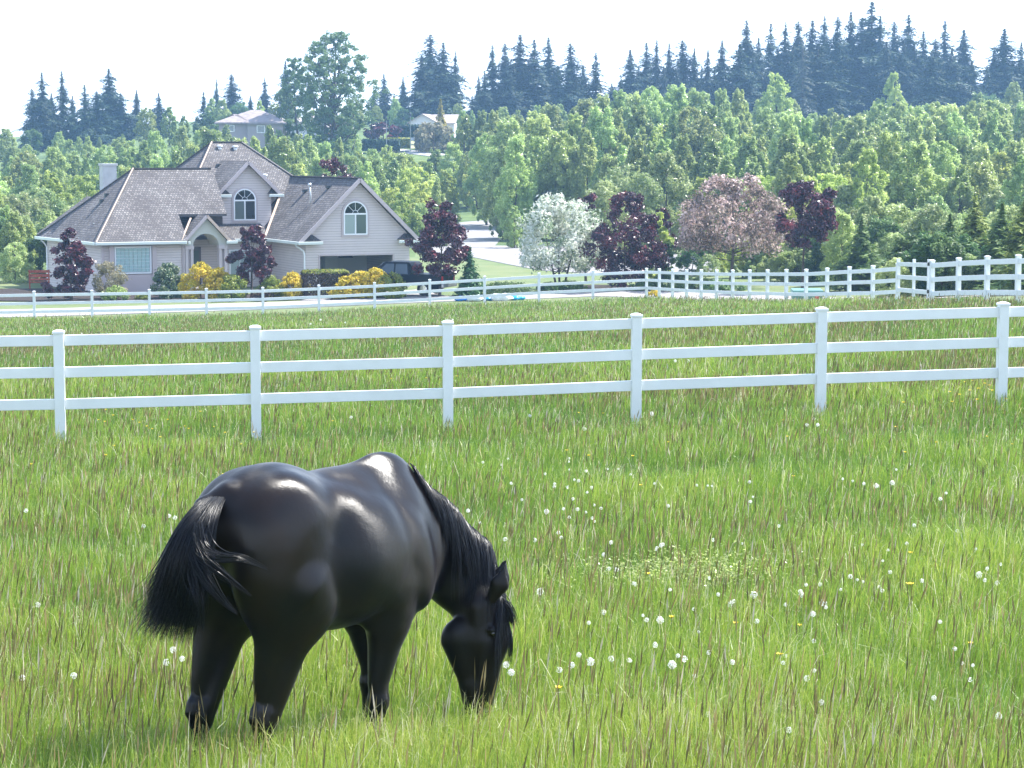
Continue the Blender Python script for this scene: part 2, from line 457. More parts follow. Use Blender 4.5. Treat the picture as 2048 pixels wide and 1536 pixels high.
# ================================================================ the grey-roofed house
HO = np.array([-23.70, 125.34, -4.8]); HYAW = math.radians(25)
HU = np.array([math.cos(HYAW), math.sin(HYAW), 0]); HV = np.array([-math.sin(HYAW), math.cos(HYAW), 0])
def hw(u, v, h=0): return HO + HU*u + HV*v + np.array([0, 0, h])
def siding(name, base, dark, pitch=0.15):
    m = mat(name, base, 0.7, 0.3)
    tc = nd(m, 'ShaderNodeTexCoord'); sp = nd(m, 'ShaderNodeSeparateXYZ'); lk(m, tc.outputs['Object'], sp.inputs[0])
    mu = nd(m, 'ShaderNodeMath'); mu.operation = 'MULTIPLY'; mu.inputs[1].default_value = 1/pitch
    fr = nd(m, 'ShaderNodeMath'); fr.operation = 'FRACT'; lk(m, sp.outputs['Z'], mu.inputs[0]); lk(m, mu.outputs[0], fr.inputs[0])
    r = ramp(m, [(0.0, dark), (0.10, dark), (0.16, base), (1.0, base)]); lk(m, fr.outputs[0], r.inputs[0])  # the shade line at each lap is painted into the siding colour
    n = noise(m, 1.2, 4); mx = nd(m, 'ShaderNodeMix'); mx.data_type = 'RGBA'; mx.blend_type = 'MULTIPLY'; mx.inputs['Factor'].default_value = 0.35
    r2 = ramp(m, [(0.3, (0.82, 0.82, 0.84)), (0.7, (1, 1, 1))]); lk(m, n.outputs['Fac'], r2.inputs[0])
    lk(m, r.outputs[0], mx.inputs['A']); lk(m, r2.outputs[0], mx.inputs['B']); lk(m, mx.outputs['Result'], bsdf(m).inputs['Base Color'])
    bp = nd(m, 'ShaderNodeBump'); bp.inputs['Strength'].default_value = 0.9; bp.inputs['Distance'].default_value = 0.025; bp.invert = True
    lk(m, fr.outputs[0], bp.inputs['Height']); lk(m, bp.outputs[0], bsdf(m).inputs['Normal'])
    return m
def shakes(name, stops, bw=0.16, rh=0.165):
    """weathered cedar shakes: irregular courses on the roof's own UVs (metres)"""
    m = mat(name, stops[0][1], 0.85, 0.2)
    uv = nd(m, 'ShaderNodeUVMap'); uv.uv_map = 'UVMap'
    br = nd(m, 'ShaderNodeTexBrick'); br.offset = 0.5; br.inputs['Scale'].default_value = 1.0
    br.inputs['Brick Width'].default_value = bw; br.inputs['Row Height'].default_value = rh
    br.inputs['Mortar Size'].default_value = 0.022; br.inputs['Mortar Smooth'].default_value = 0.3; br.inputs['Bias'].default_value = 0.0
    br.inputs['Color1'].default_value = (0, 0, 0, 1); br.inputs['Color2'].default_value = (1, 1, 1, 1); br.inputs['Mortar'].default_value = (0, 0, 0, 1)
    nz = nd(m, 'ShaderNodeTexNoise'); nz.inputs['Scale'].default_value = 0.9; nz.inputs['Detail'].default_value = 2
    vm = nd(m, 'ShaderNodeVectorMath'); vm.operation = 'MULTIPLY_ADD'; vm.inputs[1].default_value = (0.05, 0.10, 0); 
    lk(m, uv.outputs[0], nz.inputs['Vector']); lk(m, nz.outputs['Color'], vm.inputs[0]); lk(m, uv.outputs[0], vm.inputs[2]); lk(m, vm.outputs[0], br.inputs['Vector'])
    r = ramp(m, stops); lk(m, br.outputs['Color'], r.inputs[0])
    n2 = nd(m, 'ShaderNodeTexNoise'); n2.inputs['Scale'].default_value = 0.7; n2.inputs['Detail'].default_value = 6; lk(m, uv.outputs[0], n2.inputs['Vector'])
    r2 = ramp(m, [(0.35, (0.72, 0.70, 0.70)), (0.65, (1.1, 1.1, 1.1))]); lk(m, n2.outputs['Fac'], r2.inputs[0])
    mx = nd(m, 'ShaderNodeMix'); mx.data_type = 'RGBA'; mx.blend_type = 'MULTIPLY'; mx.inputs['Factor'].default_value = 1.0
    lk(m, r.outputs[0], mx.inputs['A']); lk(m, r2.outputs[0], mx.inputs['B'])
    mo = nd(m, 'ShaderNodeMix'); mo.data_type = 'RGBA'; mo.inputs['B'].default_value = (0.07, 0.065, 0.067, 1)
    lk(m, br.outputs['Fac'], mo.inputs['Factor']); lk(m, mx.outputs['Result'], mo.inputs['A']); lk(m, mo.outputs['Result'], bsdf(m).inputs['Base Color'])
    # each course rises towards its butt end
    sp = nd(m, 'ShaderNodeSeparateXYZ'); lk(m, vm.outputs[0], sp.inputs[0])
    mu = nd(m, 'ShaderNodeMath'); mu.operation = 'MULTIPLY'; mu.inputs[1].default_value = 1/rh
    fr = nd(m, 'ShaderNodeMath'); fr.operation = 'FRACT'; lk(m, sp.outputs['Y'], mu.inputs[0]); lk(m, mu.outputs[0], fr.inputs[0])
    ad = nd(m, 'ShaderNodeMath'); ad.operation = 'MULTIPLY_ADD'; ad.inputs[1].default_value = -1.0; lk(m, fr.outputs[0], ad.inputs[0]); lk(m, br.outputs['Color'], ad.inputs[2])
    bp = nd(m, 'ShaderNodeBump'); bp.inputs['Strength'].default_value = 1.0; bp.inputs['Distance'].default_value = 0.05
    lk(m, ad.outputs[0], bp.inputs['Height']); lk(m, bp.outputs[0], bsdf(m).inputs['Normal'])
    return m
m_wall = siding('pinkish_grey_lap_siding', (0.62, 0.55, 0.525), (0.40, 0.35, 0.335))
m_roof = shakes('weathered_cedar_shakes', [(0.0, (0.100, 0.094, 0.094)), (0.5, (0.142, 0.134, 0.133)), (1.0, (0.225, 0.214, 0.21))])
m_trim = mat('mauve_grey_trim', (0.47, 0.40, 0.40), 0.5)
m_gutter = mat('pale_green_white_gutter', (0.62, 0.68, 0.64), 0.35)
m_white = mat('white_window_vinyl', (0.8, 0.82, 0.84), 0.35)
m_flash = mat('tan_valley_flashing', (0.55, 0.42, 0.33), 0.55)
m_glass = mat('window_glass', (0.10, 0.13, 0.12), 0.04, 0.8)
m_glassd = mat('dark_window_glass', (0.018, 0.024, 0.026), 0.04, 0.8)
m_glassg = mat('pale_green_curtained_glass', (0.30, 0.37, 0.35), 0.12, 0.7)
m_block = mat('glass_block', (0.36, 0.52, 0.52), 0.15, 0.6)
m_dark = mat('dark_interior', (0.05, 0.05, 0.055), 0.9)
m_garint = mat('garage_interior_plaster', (0.78, 0.80, 0.82), 0.9)
m_stucco = noisy('chimney_stucco', (0.42, 0.43, 0.44), (0.48, 0.49, 0.50), 3, 0.9, 0.3, 30)
m_metal = mat('galvanised_vent', (0.6, 0.62, 0.63), 0.35, 0.5, 0.3)
m_lead = mat('dark_roof_vent', (0.04, 0.05, 0.055), 0.6)

def roof_faces(mb, polys, th=0.14):
    for P in polys:
        P = [np.array(p, float) for p in P]
        n = np.zeros(3)
        for i in range(len(P)): n += np.cross(P[i], P[(i+1) % len(P)])
        n /= np.linalg.norm(n)
        if n[2] < 0: P = P[::-1]; n = -n
        e = np.cross([0, 0, 1.0], n); e /= np.linalg.norm(e); s = np.cross(n, e)
        uv = [(float(p @ e), float(p @ s)) for p in P]
        k = len(P); V = P + [p - [0, 0, th] for p in P]
        Fs = [tuple(range(k)), tuple(range(2*k-1, k-1, -1))] + [(i, i+k, (i+1) % k+k, (i+1) % k) for i in range(k)]
        uvs = [uv, uv[::-1]] + [[(0.1, 0.02)]*4 for _ in range(k)]
        mb.add(V, Fs, 0, uvs)
def gutter(parent, a, b, size=0.13, m=None):
    mb = MB(); mb.bar(np.array(a) - [0, 0, 0.03], np.array(b) - [0, 0, 0.03], size, 0.17); return mb.build('gutter', m or m_gutter, parent, bevel=0.02)
def arch_window(parent, uc, v, h0, w, hs, m_l, m_r, m_top, name='window'):
    """arched window: frame > glass panes, muntins. hs: height of the spring line"""
    r = w/2; N = 20
    pts_o = [(uc - r, h0)] + [(uc - r*math.cos(math.pi*k/N), hs + r*math.sin(math.pi*k/N)) for k in range(N+1)] + [(uc + r, h0)]
    f = MB()
    def ring(t0, t1, d0, d1, mb):
        ri = r - t1; ro = r - t0
        out = [(uc-ro*math.cos(math.pi*k/N), hs+ro*math.sin(math.pi*k/N)) for k in range(N+1)]
        inn = [(uc-ri*math.cos(math.pi*k/N), hs+ri*math.sin(math.pi*k/N)) for k in range(N+1)]
        out = [(uc-ro, h0+t0)] + out + [(uc+ro, h0+t0)]; inn = [(uc-ri, h0+t1)] + inn + [(uc+ri, h0+t1)]
        n = len(out); V = [(a, d, b) for d in (d0, d1) for a, b in out] + [(a, d, b) for d in (d0, d1) for a, b in inn]
        Fs = []
        for k in range(n):
            j = (k+1) % n
            Fs += [(k, j, 2*n+j, 2*n+k), (n+k, 3*n+k, 3*n+j, n+j), (k, n+k, n+j, j), (2*n+k, 2*n+j, 3*n+j, 3*n+k)]
        mb.add(V, Fs)
    tr = MB(); ring(-0.11, -0.002, v-0.06, v+0.02, tr); 
    fo = None
    ring(0.0, 0.075, v-0.085, v+0.02, f)
    f.box((uc-r+.07, v-.080, hs-.045), (uc+r-.07, v+.0, hs+.045)); f.box((uc-.04, v-.078, h0+.07), (uc+.04, v+.0, hs-.045))
    fo = f.build('window', m_white, parent)
    t = tr.build('surround', m_trim, fo)
    g = MB(); g.box((uc-r+.07, v-.035, h0+.07), (uc-.04, v-.02, hs-.045)); g.build('pane', m_l, fo)
    g = MB(); g.box((uc+.04, v-.035, h0+.07), (uc+r-.07, v-.02, hs-.045)); g.build('pane', m_r, fo)
    g = MB(); g.prism([(uc-(r-.07)*math.cos(math.pi*k/N), hs+.045+(r-.10)*math.sin(math.pi*k/N)) for k in range(N+1)], v-.035, v-.02); g.build('pane', m_top, fo)
    mt = MB()
    for a in (45, 90, 135):
        a = math.radians(a); mt.bar((uc+.16*math.cos(a), v-.045, hs+.045+.16*math.sin(a)), (uc+(r-.08)*math.cos(a), v-.045, hs+.045+(r-.10)*math.sin(a)), .022, .03, up=(0, 1, 0))
    for k in range(8):
        a0, a1 = math.pi*k/8, math.pi*(k+1)/8; mt.bar((uc+.17*math.cos(a0), v-.045, hs+.045+.17*math.sin(a0)), (uc+.17*math.cos(a1), v-.045, hs+.045+.17*math.sin(a1)), .02, .03, up=(0, 1, 0))
    mt.build('muntins', m_white, fo)
    return fo
def rake(parent, a, b, w=0.20, t=0.06, m=None):
    mb = MB(); mb.bar(np.array(a) - [0, 0, w/2 - 0.01], np.array(b) - [0, 0, w/2 - 0.01], t, w); return mb.build('rake_board', m or m_trim, parent)

def build_house():
    R = empty('house', tuple(HO), HYAW)
    tag(R, 'large mauve-grey suburban house with weathered shake roofs, arched windows and open garage', 'house')
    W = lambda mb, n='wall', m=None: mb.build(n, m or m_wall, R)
    # ---------------- left wing
    mb = MB(); V = [(-.35, 10.4, -.3), (.5, .5, -.3), (5.58, .5, -.3), (5.58, 10.4, -.3)]; V += [(a, b, 2.86) for a, b, c in V]
    mb.add(V, [(0,3,2,1),(4,5,6,7),(0,1,5,4),(1,2,6,5),(2,3,7,6),(3,0,4,7)]); W(mb)
    mb = MB(); mb.box((5.58, 4.0, -.3), (8.6, 10.4, 2.86)); W(mb)
    r = MB(); roof_faces(r, [[(0, 0, 2.9), (5.45, 0, 2.9), (5.45, 1.9, 4.424), (8.4, 1.9, 4.424), (8.6, 5.2, 7.07), (3.7, 5.2, 7.07)], [(-.9, 10.9, 2.9), (0, 0, 2.9), (3.7, 5.2, 7.07)], [(8.6, 5.2, 7.07), (8.6, 10.9, 2.9), (-.9, 10.9, 2.9), (3.7, 5.2, 7.07)]])
    rl = r.build('roof', m_roof, R)
    # corner boards, bay posts beside the block window
    mb = MB(); mb.box((.44, .44, -.2), (.62, .62, 2.8)); W(mb, 'corner_board', m_trim)
    mb = MB(); mb.box((5.2, .42, -.2), (5.36, .55, 2.75)); W(mb, 'corner_board', m_trim)
    mb = MB()
    for u in (1.02, 3.52): mb.box((u-.13, .30, 0), (u+.13, .52, 2.72))
    mb.box((1.15, .36, .0), (3.39, .50, 1.02)); W(mb, 'bay_surround', m_trim)
    wn_ = MB(); 
    for a, b in (((1.27, .36, 1.08), (3.27, .50, 1.16)), ((1.27, .36, 2.58), (3.27, .50, 2.66)), ((1.19, .36, 1.08), (1.27, .50, 2.66)), ((3.27, .36, 1.08), (3.35, .50, 2.66))): wn_.box(a, b)
    wf = wn_.build('window', m_white, R)
    bl = MB(); nx, nz = 8, 7
    for i in range(nx):
        for k in range(nz):
            u0 = 1.29 + i*1.96/nx; h0 = 1.18 + k*1.38/nz
            bl.box((u0+.012, .385, h0+.012), (u0+1.96/nx-.012, .47, h0+1.38/nz-.012))
    bl.build('glass_blocks', m_block, wf, bevel=.01)
    mb = MB(); mb.box((1.28, .44, 1.17), (3.26, .505, 2.57)); mb.build('mortar', m_white, wf)
    gutter(R, (-.02, -.07, 2.88), (5.35, -.07, 2.88)); gutter(R, (-.03, .0, 2.88), (-.95, 10.9, 2.88))
    fl = MB(); fl.bar((0, 0, 2.93), (3.7, 5.2, 7.10), .16, .05); fl.bar((-.9, 10.9, 2.93), (3.7, 5.2, 7.10), .12, .05); fl.bar((3.7, 5.2, 7.09), (8.5, 5.2, 7.09), .2, .06)
    fl.build('ridge_cap', m_roof, rl)
    fl = MB(); fl.bar((.05, -.01, 2.96), (3.66, 5.1, 7.12), .07, .03); fl.build('hip_flashing', m_flash, rl)
    ds = MB(); ds.tube([(-.75, 10.3, 2.75), (-.55, 10.15, 2.5), (-.42, 10.2, 2.3), (-.42, 10.2, 0)], [.05]*4, 8); ds.build('downspout', m_white, R)
    ds = MB(); ds.tube([(5.28, -.02, 2.78), (5.28, .3, 2.6), (5.28, .40, 2.5), (5.28, .40, 0)], [.035]*4, 8); ds.build('downspout', m_trim, R)
    # rear extension roof seen over the left hip
    mb = MB(); mb.box((.8, 10.4, -.3), (5.2, 15.5, 2.9)); W(mb)
    r = MB(); roof_faces(r, [[(.3, 16, 2.9), (.3, 10.2, 2.9), (2.9, 10.2, 5.3), (2.9, 13.4, 5.3)], [(5.6, 10.2, 2.9), (5.6, 16, 2.9), (2.9, 13.4, 5.3), (2.9, 10.2, 5.3)], [(5.6, 16, 2.9), (.3, 16, 2.9), (2.9, 13.4, 5.3)]]); r.build('roof', m_roof, R)
    ch = MB(); ch.box((2.75, 8.6, 2.9), (3.58, 9.5, 7.22)); co = ch.build('chimney', m_stucco, R)
    ch = MB(); ch.box((2.69, 8.54, 7.22), (3.64, 9.56, 7.36)); ch.build('chimney_cap', m_stucco, co, bevel=.02)
    # ---------------- main block
    mb = MB(); mb.box((8.2, 7.5, -.3), (16.0, 16.6, 5.45)); W(mb)
    zr = 8.68
    r = MB(); roof_faces(r, [[(7.62, 7.0, 5.5), (16.0, 7.0, 5.5), (12.65, 12, zr), (10.7, 12, zr)], [(7.62, 17, 5.5), (7.62, 7.0, 5.5), (10.7, 12, zr)], [(16.0, 7, 5.5), (16.0, 17, 5.5), (12.65, 12, zr)], [(16.0, 17, 5.5), (7.62, 17, 5.5), (10.7, 12, zr), (12.65, 12, zr)]])
    rm = r.build('roof', m_roof, R)
    fl = MB(); fl.bar((7.62, 7, 5.53), (10.7, 12, zr+.03), .16, .05); fl.bar((16., 7, 5.53), (12.65, 12, zr+.03), .16, .05); fl.bar((10.7, 12, zr+.03), (12.65, 12, zr+.03), .2, .06); fl.bar((7.62, 17, 5.53), (10.7, 12, zr+.03), .14, .05); fl.build('ridge_cap', m_roof, rm)
    fl = MB(); fl.bar((7.64, 7, 5.57), (10.68, 11.95, zr+.06), .07, .03); fl.build('hip_flashing', m_flash, rm)
    gutter(R, (7.6, 6.93, 5.48), (8.7, 6.93, 5.48)); gutter(R, (12.7, 6.93, 5.48), (13.6, 6.93, 5.48)); gutter(R, (7.55, 6.95, 5.48), (7.55, 17, 5.48))
    # dormer bay
    pk, he = (10.68, 7.52), 5.47; hl, hr = 8.62, 12.80
    mb = MB(); mb.prism([(9.12, 2.5), (12.22, 2.5), (12.22, 5.9), (10.68, 7.38), (9.12, 5.9)], 5.0, 9.5); W(mb)
    sl = (pk[1]-he)/(pk[0]-hl)
    r = MB(); roof_faces(r, [[(hl, 4.6, he), (pk[0], 4.6, pk[1]), (pk[0], 10.2, pk[1]), (hl, 10.2, he)], [(pk[0], 4.6, pk[1]), (hr, 4.6, he), (hr, 10.2, he), (pk[0], 10.2, pk[1])]], .12); rd = r.build('roof', m_roof, R)
    for a in (hl, hr): rake(R, (a, 4.57, he), (pk[0], 4.57, pk[1]), .19, .07)
    for a, b, s in ((hl-.05, 9.55, 1), (11.95, hr+.1, -1)):           # eave returns with little dark hip roofs
        gutter(R, (a, 4.55, he-.02), (b, 4.55, he-.02))
        q = MB(); V = [(a+.03, 4.58, he+.05), (b-.03, 4.58, he+.05), (b-.03, 5.0, he+.05), (a+.03, 5.0, he+.05), ((a+b)/2-.22, 4.98, he+.36), ((a+b)/2+.22, 4.98, he+.36)]
        q.add(V, [(0,1,5,4),(1,2,5),(3,0,4),(0,3,2,1),(3,4,5,2)], 0, [[(0,0),(1,0),(.7,.4),(.3,.4)],[(0,0)]*3,[(0,0)]*3,[(0,0)]*4,[(0,0)]*4]); q.build('return_roof', m_roof, R)
    arch_window(R, 10.52, 5.0, 3.92, 1.42, 5.13, m_glass, m_glassd, m_glassd)
    # ---------------- entry block with shed roof below the dormer
    mb = MB(); mb.box((8.6, 3.0, -.3), (11.62, 7.5, 2.85)); W(mb)
    r = MB(); roof_faces(r, [[(7.9, 2.5, 2.87), (11.5, 2.5, 2.87), (11.5, 5.0, 3.72), (7.9, 5.0, 3.72)]]); r.build('roof', m_roof, R)
    gutter(R, (7.9, 2.45, 2.85), (11.3, 2.45, 2.85))
    f = MB(); f.box((8.85, 2.92, .55), (10.15, 3.0, 2.25)); wf = f.build('window', m_white, R); f = MB(); f.box((8.93, 2.90, .63), (9.47, 2.915, 2.17)); f.build('pane', m_glassg, wf); f = MB(); f.box((9.53, 2.90, .63), (10.07, 2.915, 2.17)); f.build('pane', m_glassg, wf)
    # ---------------- porch
    pu, ph = 6.66, 4.42
    r = MB(); roof_faces(r, [[(5.2, .2, 2.87), (pu, .2, ph), (pu, 4.6, ph), (5.2, 4.6, 2.87)], [(pu, .2, ph), (8.12, .2, 2.87), (8.12, 4.6, 2.87), (pu, 4.6, ph)]], .10); rp = r.build('roof', m_roof, R)
    for a in (5.2, 8.12): rake(R, (a, .17, 2.87), (pu, .17, ph), .16, .06, m_flash if a > 6 else m_trim)
    N = 16; ar = .78; spring = 2.62; pts = [(5.3, 2.62), (5.88, 2.62)] + [(pu - ar*math.cos(math.pi*k/N), spring + .78*math.sin(math.pi*k/N)) for k in range(N+1)] + [(8.02, 2.62), (8.02, 2.80), (pu, 4.26), (5.3, 2.80)]
    def arch_wall(v0, v1):
        mb = MB(); xs = [pu - ar*math.cos(math.pi*k/N) for k in range(N+1)]; zs = [spring + .70*math.sin(math.pi*k/N) for k in range(N+1)]
        top = lambda u: 2.80 + (1.46)*(1 - abs(u-pu)/1.36) if abs(u-pu) < 1.36 else 2.8
        for k in range(N):
            V = [(xs[k], v0, zs[k]), (xs[k+1], v0, zs[k+1]), (xs[k+1], v0, top(xs[k+1])), (xs[k], v0, top(xs[k]))]; V += [(a, v1, c) for a, b, c in V]
            mb.add(V, [(0,1,2,3),(7,6,5,4),(0,4,5,1),(3,2,6,7)])
        for s in (-1, 1):
            u0, u1 = pu + s*ar, pu + s*1.36
            V = [(u0, v0, spring), (u1, v0, spring), (u1, v0, top(u1)), (u0, v0, top(u0))]; V += [(a, v1, c) for a, b, c in V]
            mb.add(V, [(0,1,2,3),(7,6,5,4),(0,4,5,1),(3,2,6,7),(1,5,6,2),(0,3,7,4)])
        return mb
    arch_wall(.45, 2.4).build('porch_arch', m_stucco_w, R)
    for u in (5.40, 7.44):
        c = MB(); c.box((u, .42, -.2), (u+.16, .80, spring)); c.box((u+.32, .42, -.2), (u+.48, .80, spring)); c.box((u-.03, .38, 2.42), (u+.51, .84, 2.64)); c.box((u-.03, .38, -.2), (u+.51, .84, .25)); c.box((u+.16, .60, .2), (u+.32, .78, 2.45)); c.build('porch_column', m_trim_l, R)
    for s, u in ((1, 5.0), (-1, 7.85)):
        gutter(R, (u-.05, .12, 2.84), (u+.62, .12, 2.84))
        q = MB(); a, b = u, u+.58; V = [(a, .16, 2.9), (b, .16, 2.9), (b, .5, 2.9), (a, .5, 2.9), ((a+b)/2-.06, .48, 3.18), ((a+b)/2+.06, .48, 3.18)]
        q.add(V, [(0,1,5,4),(1,2,5),(3,0,4),(0,3,2,1),(3,4,5,2)], 0, [[(0,0),(.6,0),(.4,.3),(.2,.3)],[(0,0)]*3,[(0,0)]*3,[(0,0)]*4,[(0,0)]*4]); q.build('return_roof', m_roof, R)
    d = MB(); d.box((6.0, 3.6, 0), (7.3, 3.7, 2.4)); do = d.build('front_door', m_doorw, R)
    d = MB(); d.box((6.15, 3.57, 1.3), (6.5, 3.6, 2.2)); d.box((6.8, 3.57, 1.3), (7.15, 3.6, 2.2)); d.build('door_light', m_glass, do)
    mb = MB(); mb.box((5.6, 3.7, -.2), (8.58, 3.98, 2.84)); W(mb)
    st = MB(); st.box((5.2, .3, -.3), (8.2, 3.6, .12)); st.box((5.6, -.15, -.3), (7.8, .3, -.02)); st.build('porch_step', m_conc, R)
    # ---------------- garage wing
    gl, gr, gp_, ge = 11.05, 18.65, 14.85, 2.87; gh = 6.55; v0 = -2.9
    mb = MB()                                                     # front wall around the open door
    mb.prism([(11.6, -.3), (12.45, -.3), (12.45, 2.05), (11.6, 2.05)], v0, v0+.2); mb.prism([(17.05, -.3), (18.1, -.3), (18.1, 2.05), (17.05, 2.05)], v0, v0+.2)
    mb.prism([(11.6, 2.05), (18.1, 2.05), (18.1, 3.15), (gp_, 6.38), (11.6, 3.15)], v0, v0+.2)
    W(mb)
    mb = MB(); mb.box((11.6, v0+.2, -.3), (11.8, 8.5, 3.1)); W(mb); mb = MB(); mb.box((17.9, v0+.2, -.3), (18.1, 8.5, 3.1)); W(mb)
    mb = MB(); mb.box((11.8, 3.6, -.3), (17.9, 3.8, 3.1)); mb.box((11.8, v0+.2, 2.55), (17.9, 3.6, 2.65)); mb.build('garage_lining', m_garint, R)
    mb = MB(); mb.box((12.38, v0-.03, -.2), (12.47, v0+.03, 2.11)); mb.box((17.03, v0-.03, -.2), (17.12, v0+.03, 2.11)); mb.box((12.47, v0-.03, 2.03), (17.03, v0+.03, 2.12)); mb.build('door_frame', m_trim, R)
    mb = MB(); mb.box((12.6, v0+.3, 2.18), (16.9, v0+2.6, 2.25)); mb.build('garage_door', m_white, R)
    mb = MB(); mb.box((12.5, 3.0, 1.55), (13.5, 3.55, 2.3)); mb.box((16.0, 3.1, 1.6), (16.8, 3.5, 2.2)); mb.box((14.6, 2.9, 1.75), (15.6, 3.5, 2.1)); mb.build('shelf_boxes', m_dark, R)
    for q0, q1 in (((12.6, 3.0, 0), (13.1, 3.5, 1.2)), ((15.0, 3.1, 0), (15.8, 3.55, 1.7))):
        mb = MB(); mb.box(q0, q1); mb.build('storage_cabinet', m_white, R)
    r = MB(); roof_faces(r, [[(gl, -3.3, ge), (gp_, -3.3, gh), (gp_, 9.2, gh), (gl, 9.2, ge)], [(gp_, -3.3, gh), (gr, -3.3, ge), (gr, 9.2, ge), (gp_, 9.2, gh)]]); rg = r.build('roof', m_roof, R)
    fl = MB(); fl.bar((gp_, -3.3, gh+.02), (gp_, 9.2, gh+.02), .2, .05); fl.build('ridge_cap', m_roof, rg)
    for a in (gl, gr): rake(R, (a, -3.33, ge), (gp_, -3.33, gh), .21, .07)
    gutter(R, (gl-.05, -3.3, 2.85), (gl-.05, 2.8, 2.85))
    for a, b in ((10.98, 12.5), (17.25, 18.8)):
        gutter(R, (a, -3.36, 2.84), (b, -3.36, 2.84))
        q = MB(); V = [(a+.05, -3.3, 2.93), (b-.05, -3.3, 2.93), (b-.05, -2.9, 2.93), (a+.05, -2.9, 2.93), ((a+b)/2-.28, -2.92, 3.28), ((a+b)/2+.28, -2.92, 3.28)]
        q.add(V, [(0,1,5,4),(1,2,5),(3,0,4),(0,3,2,1),(3,4,5,2)], 0, [[(0,0),(1.4,0),(.9,.4),(.5,.4)],[(0,0)]*3,[(0,0)]*3,[(0,0)]*4,[(0,0)]*4]); q.build('return_roof', m_roof, R)
    arch_window(R, 14.68, v0, 3.24, 1.48, 4.46, m_glassg, m_glass, m_glassd)
    ds = MB(); ds.tube([(11.05, -2.6, 2.8), (11.12, -2.7, 2.62), (11.45, -2.95, 2.35), (11.50, -2.98, 2.1), (11.50, -2.98, 0)], [.05]*5, 8); ds.build('downspout', m_white, R)
    # valley flashing where the garage roof meets the main block
    fl = MB(); fl.bar((11.15, 3.0, 2.99), (13.45, 7.0, 5.22), .16, .05); fl.bar((13.45, 7.0, 5.24), (14.8, 8.9, 6.60), .12, .05); fl.build('valley_flashing', m_flash, R)
    fl = MB(); fl.bar((5.08, .12, 2.95), (6.1, 1.6, 4.2), .10, .05); fl.build('valley_flashing', m_flash, R)
    # roof vents
    def pt_main(u, v): return (u, v, 5.5 + (v-7)*(zr-5.5)/5 )
    def pt_gar(u, v): return (u, v, gh - (gp_-u)*(gh-ge)/(gp_-gl))
    for u, v in ((11.0, 11.35), (12.0, 11.3), (13.0, 8.5)):
        p = pt_main(u, v); mb = MB(); mb.tube([(p[0], p[1], p[2]-.1), (p[0], p[1], p[2]+.10)], [.13, .13], 12); mb.ball((p[0], p[1], p[2]+.16), (.21, .21, .10), 14, 8); mb.build('roof_turbine', m_metal, R, True)
    for p in (pt_main(10.4, 9.6), pt_gar(13.9, 3.5), pt_gar(14.2, 0.2)):
        mb = MB(); mb.box((p[0]-.14, p[1]-.18, p[2]-.02), (p[0]+.16, p[1]+.18, p[2]+.16)); mb.build('roof_vent', m_lead, R)
    p = pt_gar(13.28, .9); mb = MB(); mb.tube([(p[0], p[1], p[2]-.1), (p[0]+.03, p[1], p[2]+.5), (p[0]-.03, p[1], p[2]+1.0)], [.055]*3, 10); mb.tube([(p[0]-.03, p[1], p[2]+1.0), (p[0]-.03, p[1], p[2]+1.18)], [.11, .09], 10); mb.build('flue_pipe', m_metal, R, True)
    for u, v in ((1.75, 5.2), (2.1, 5.4)):
        z = 2.9 + (u+.5)*1.09*.9; mb = MB(); mb.box((u-.12, v-.14, z-.2), (u+.1, v+.14, z+.16)); mb.build('roof_vent', m_lead, R)
    mb = MB(); mb.tube([(.75, 3.2, 3.4), (.75, 3.2, 3.95)], [.05, .05], 8); mb.build('vent_pipe', m_metal, R)
m_stucco_w = mat('pale_greenish_arch_plaster', (0.50, 0.50, 0.45), 0.8)
m_trim_l = mat('light_mauve_trim', (0.50, 0.44, 0.45), 0.6)
m_doorw = mat('front_door_paint', (0.10, 0.085, 0.085), 0.5)
build_house()

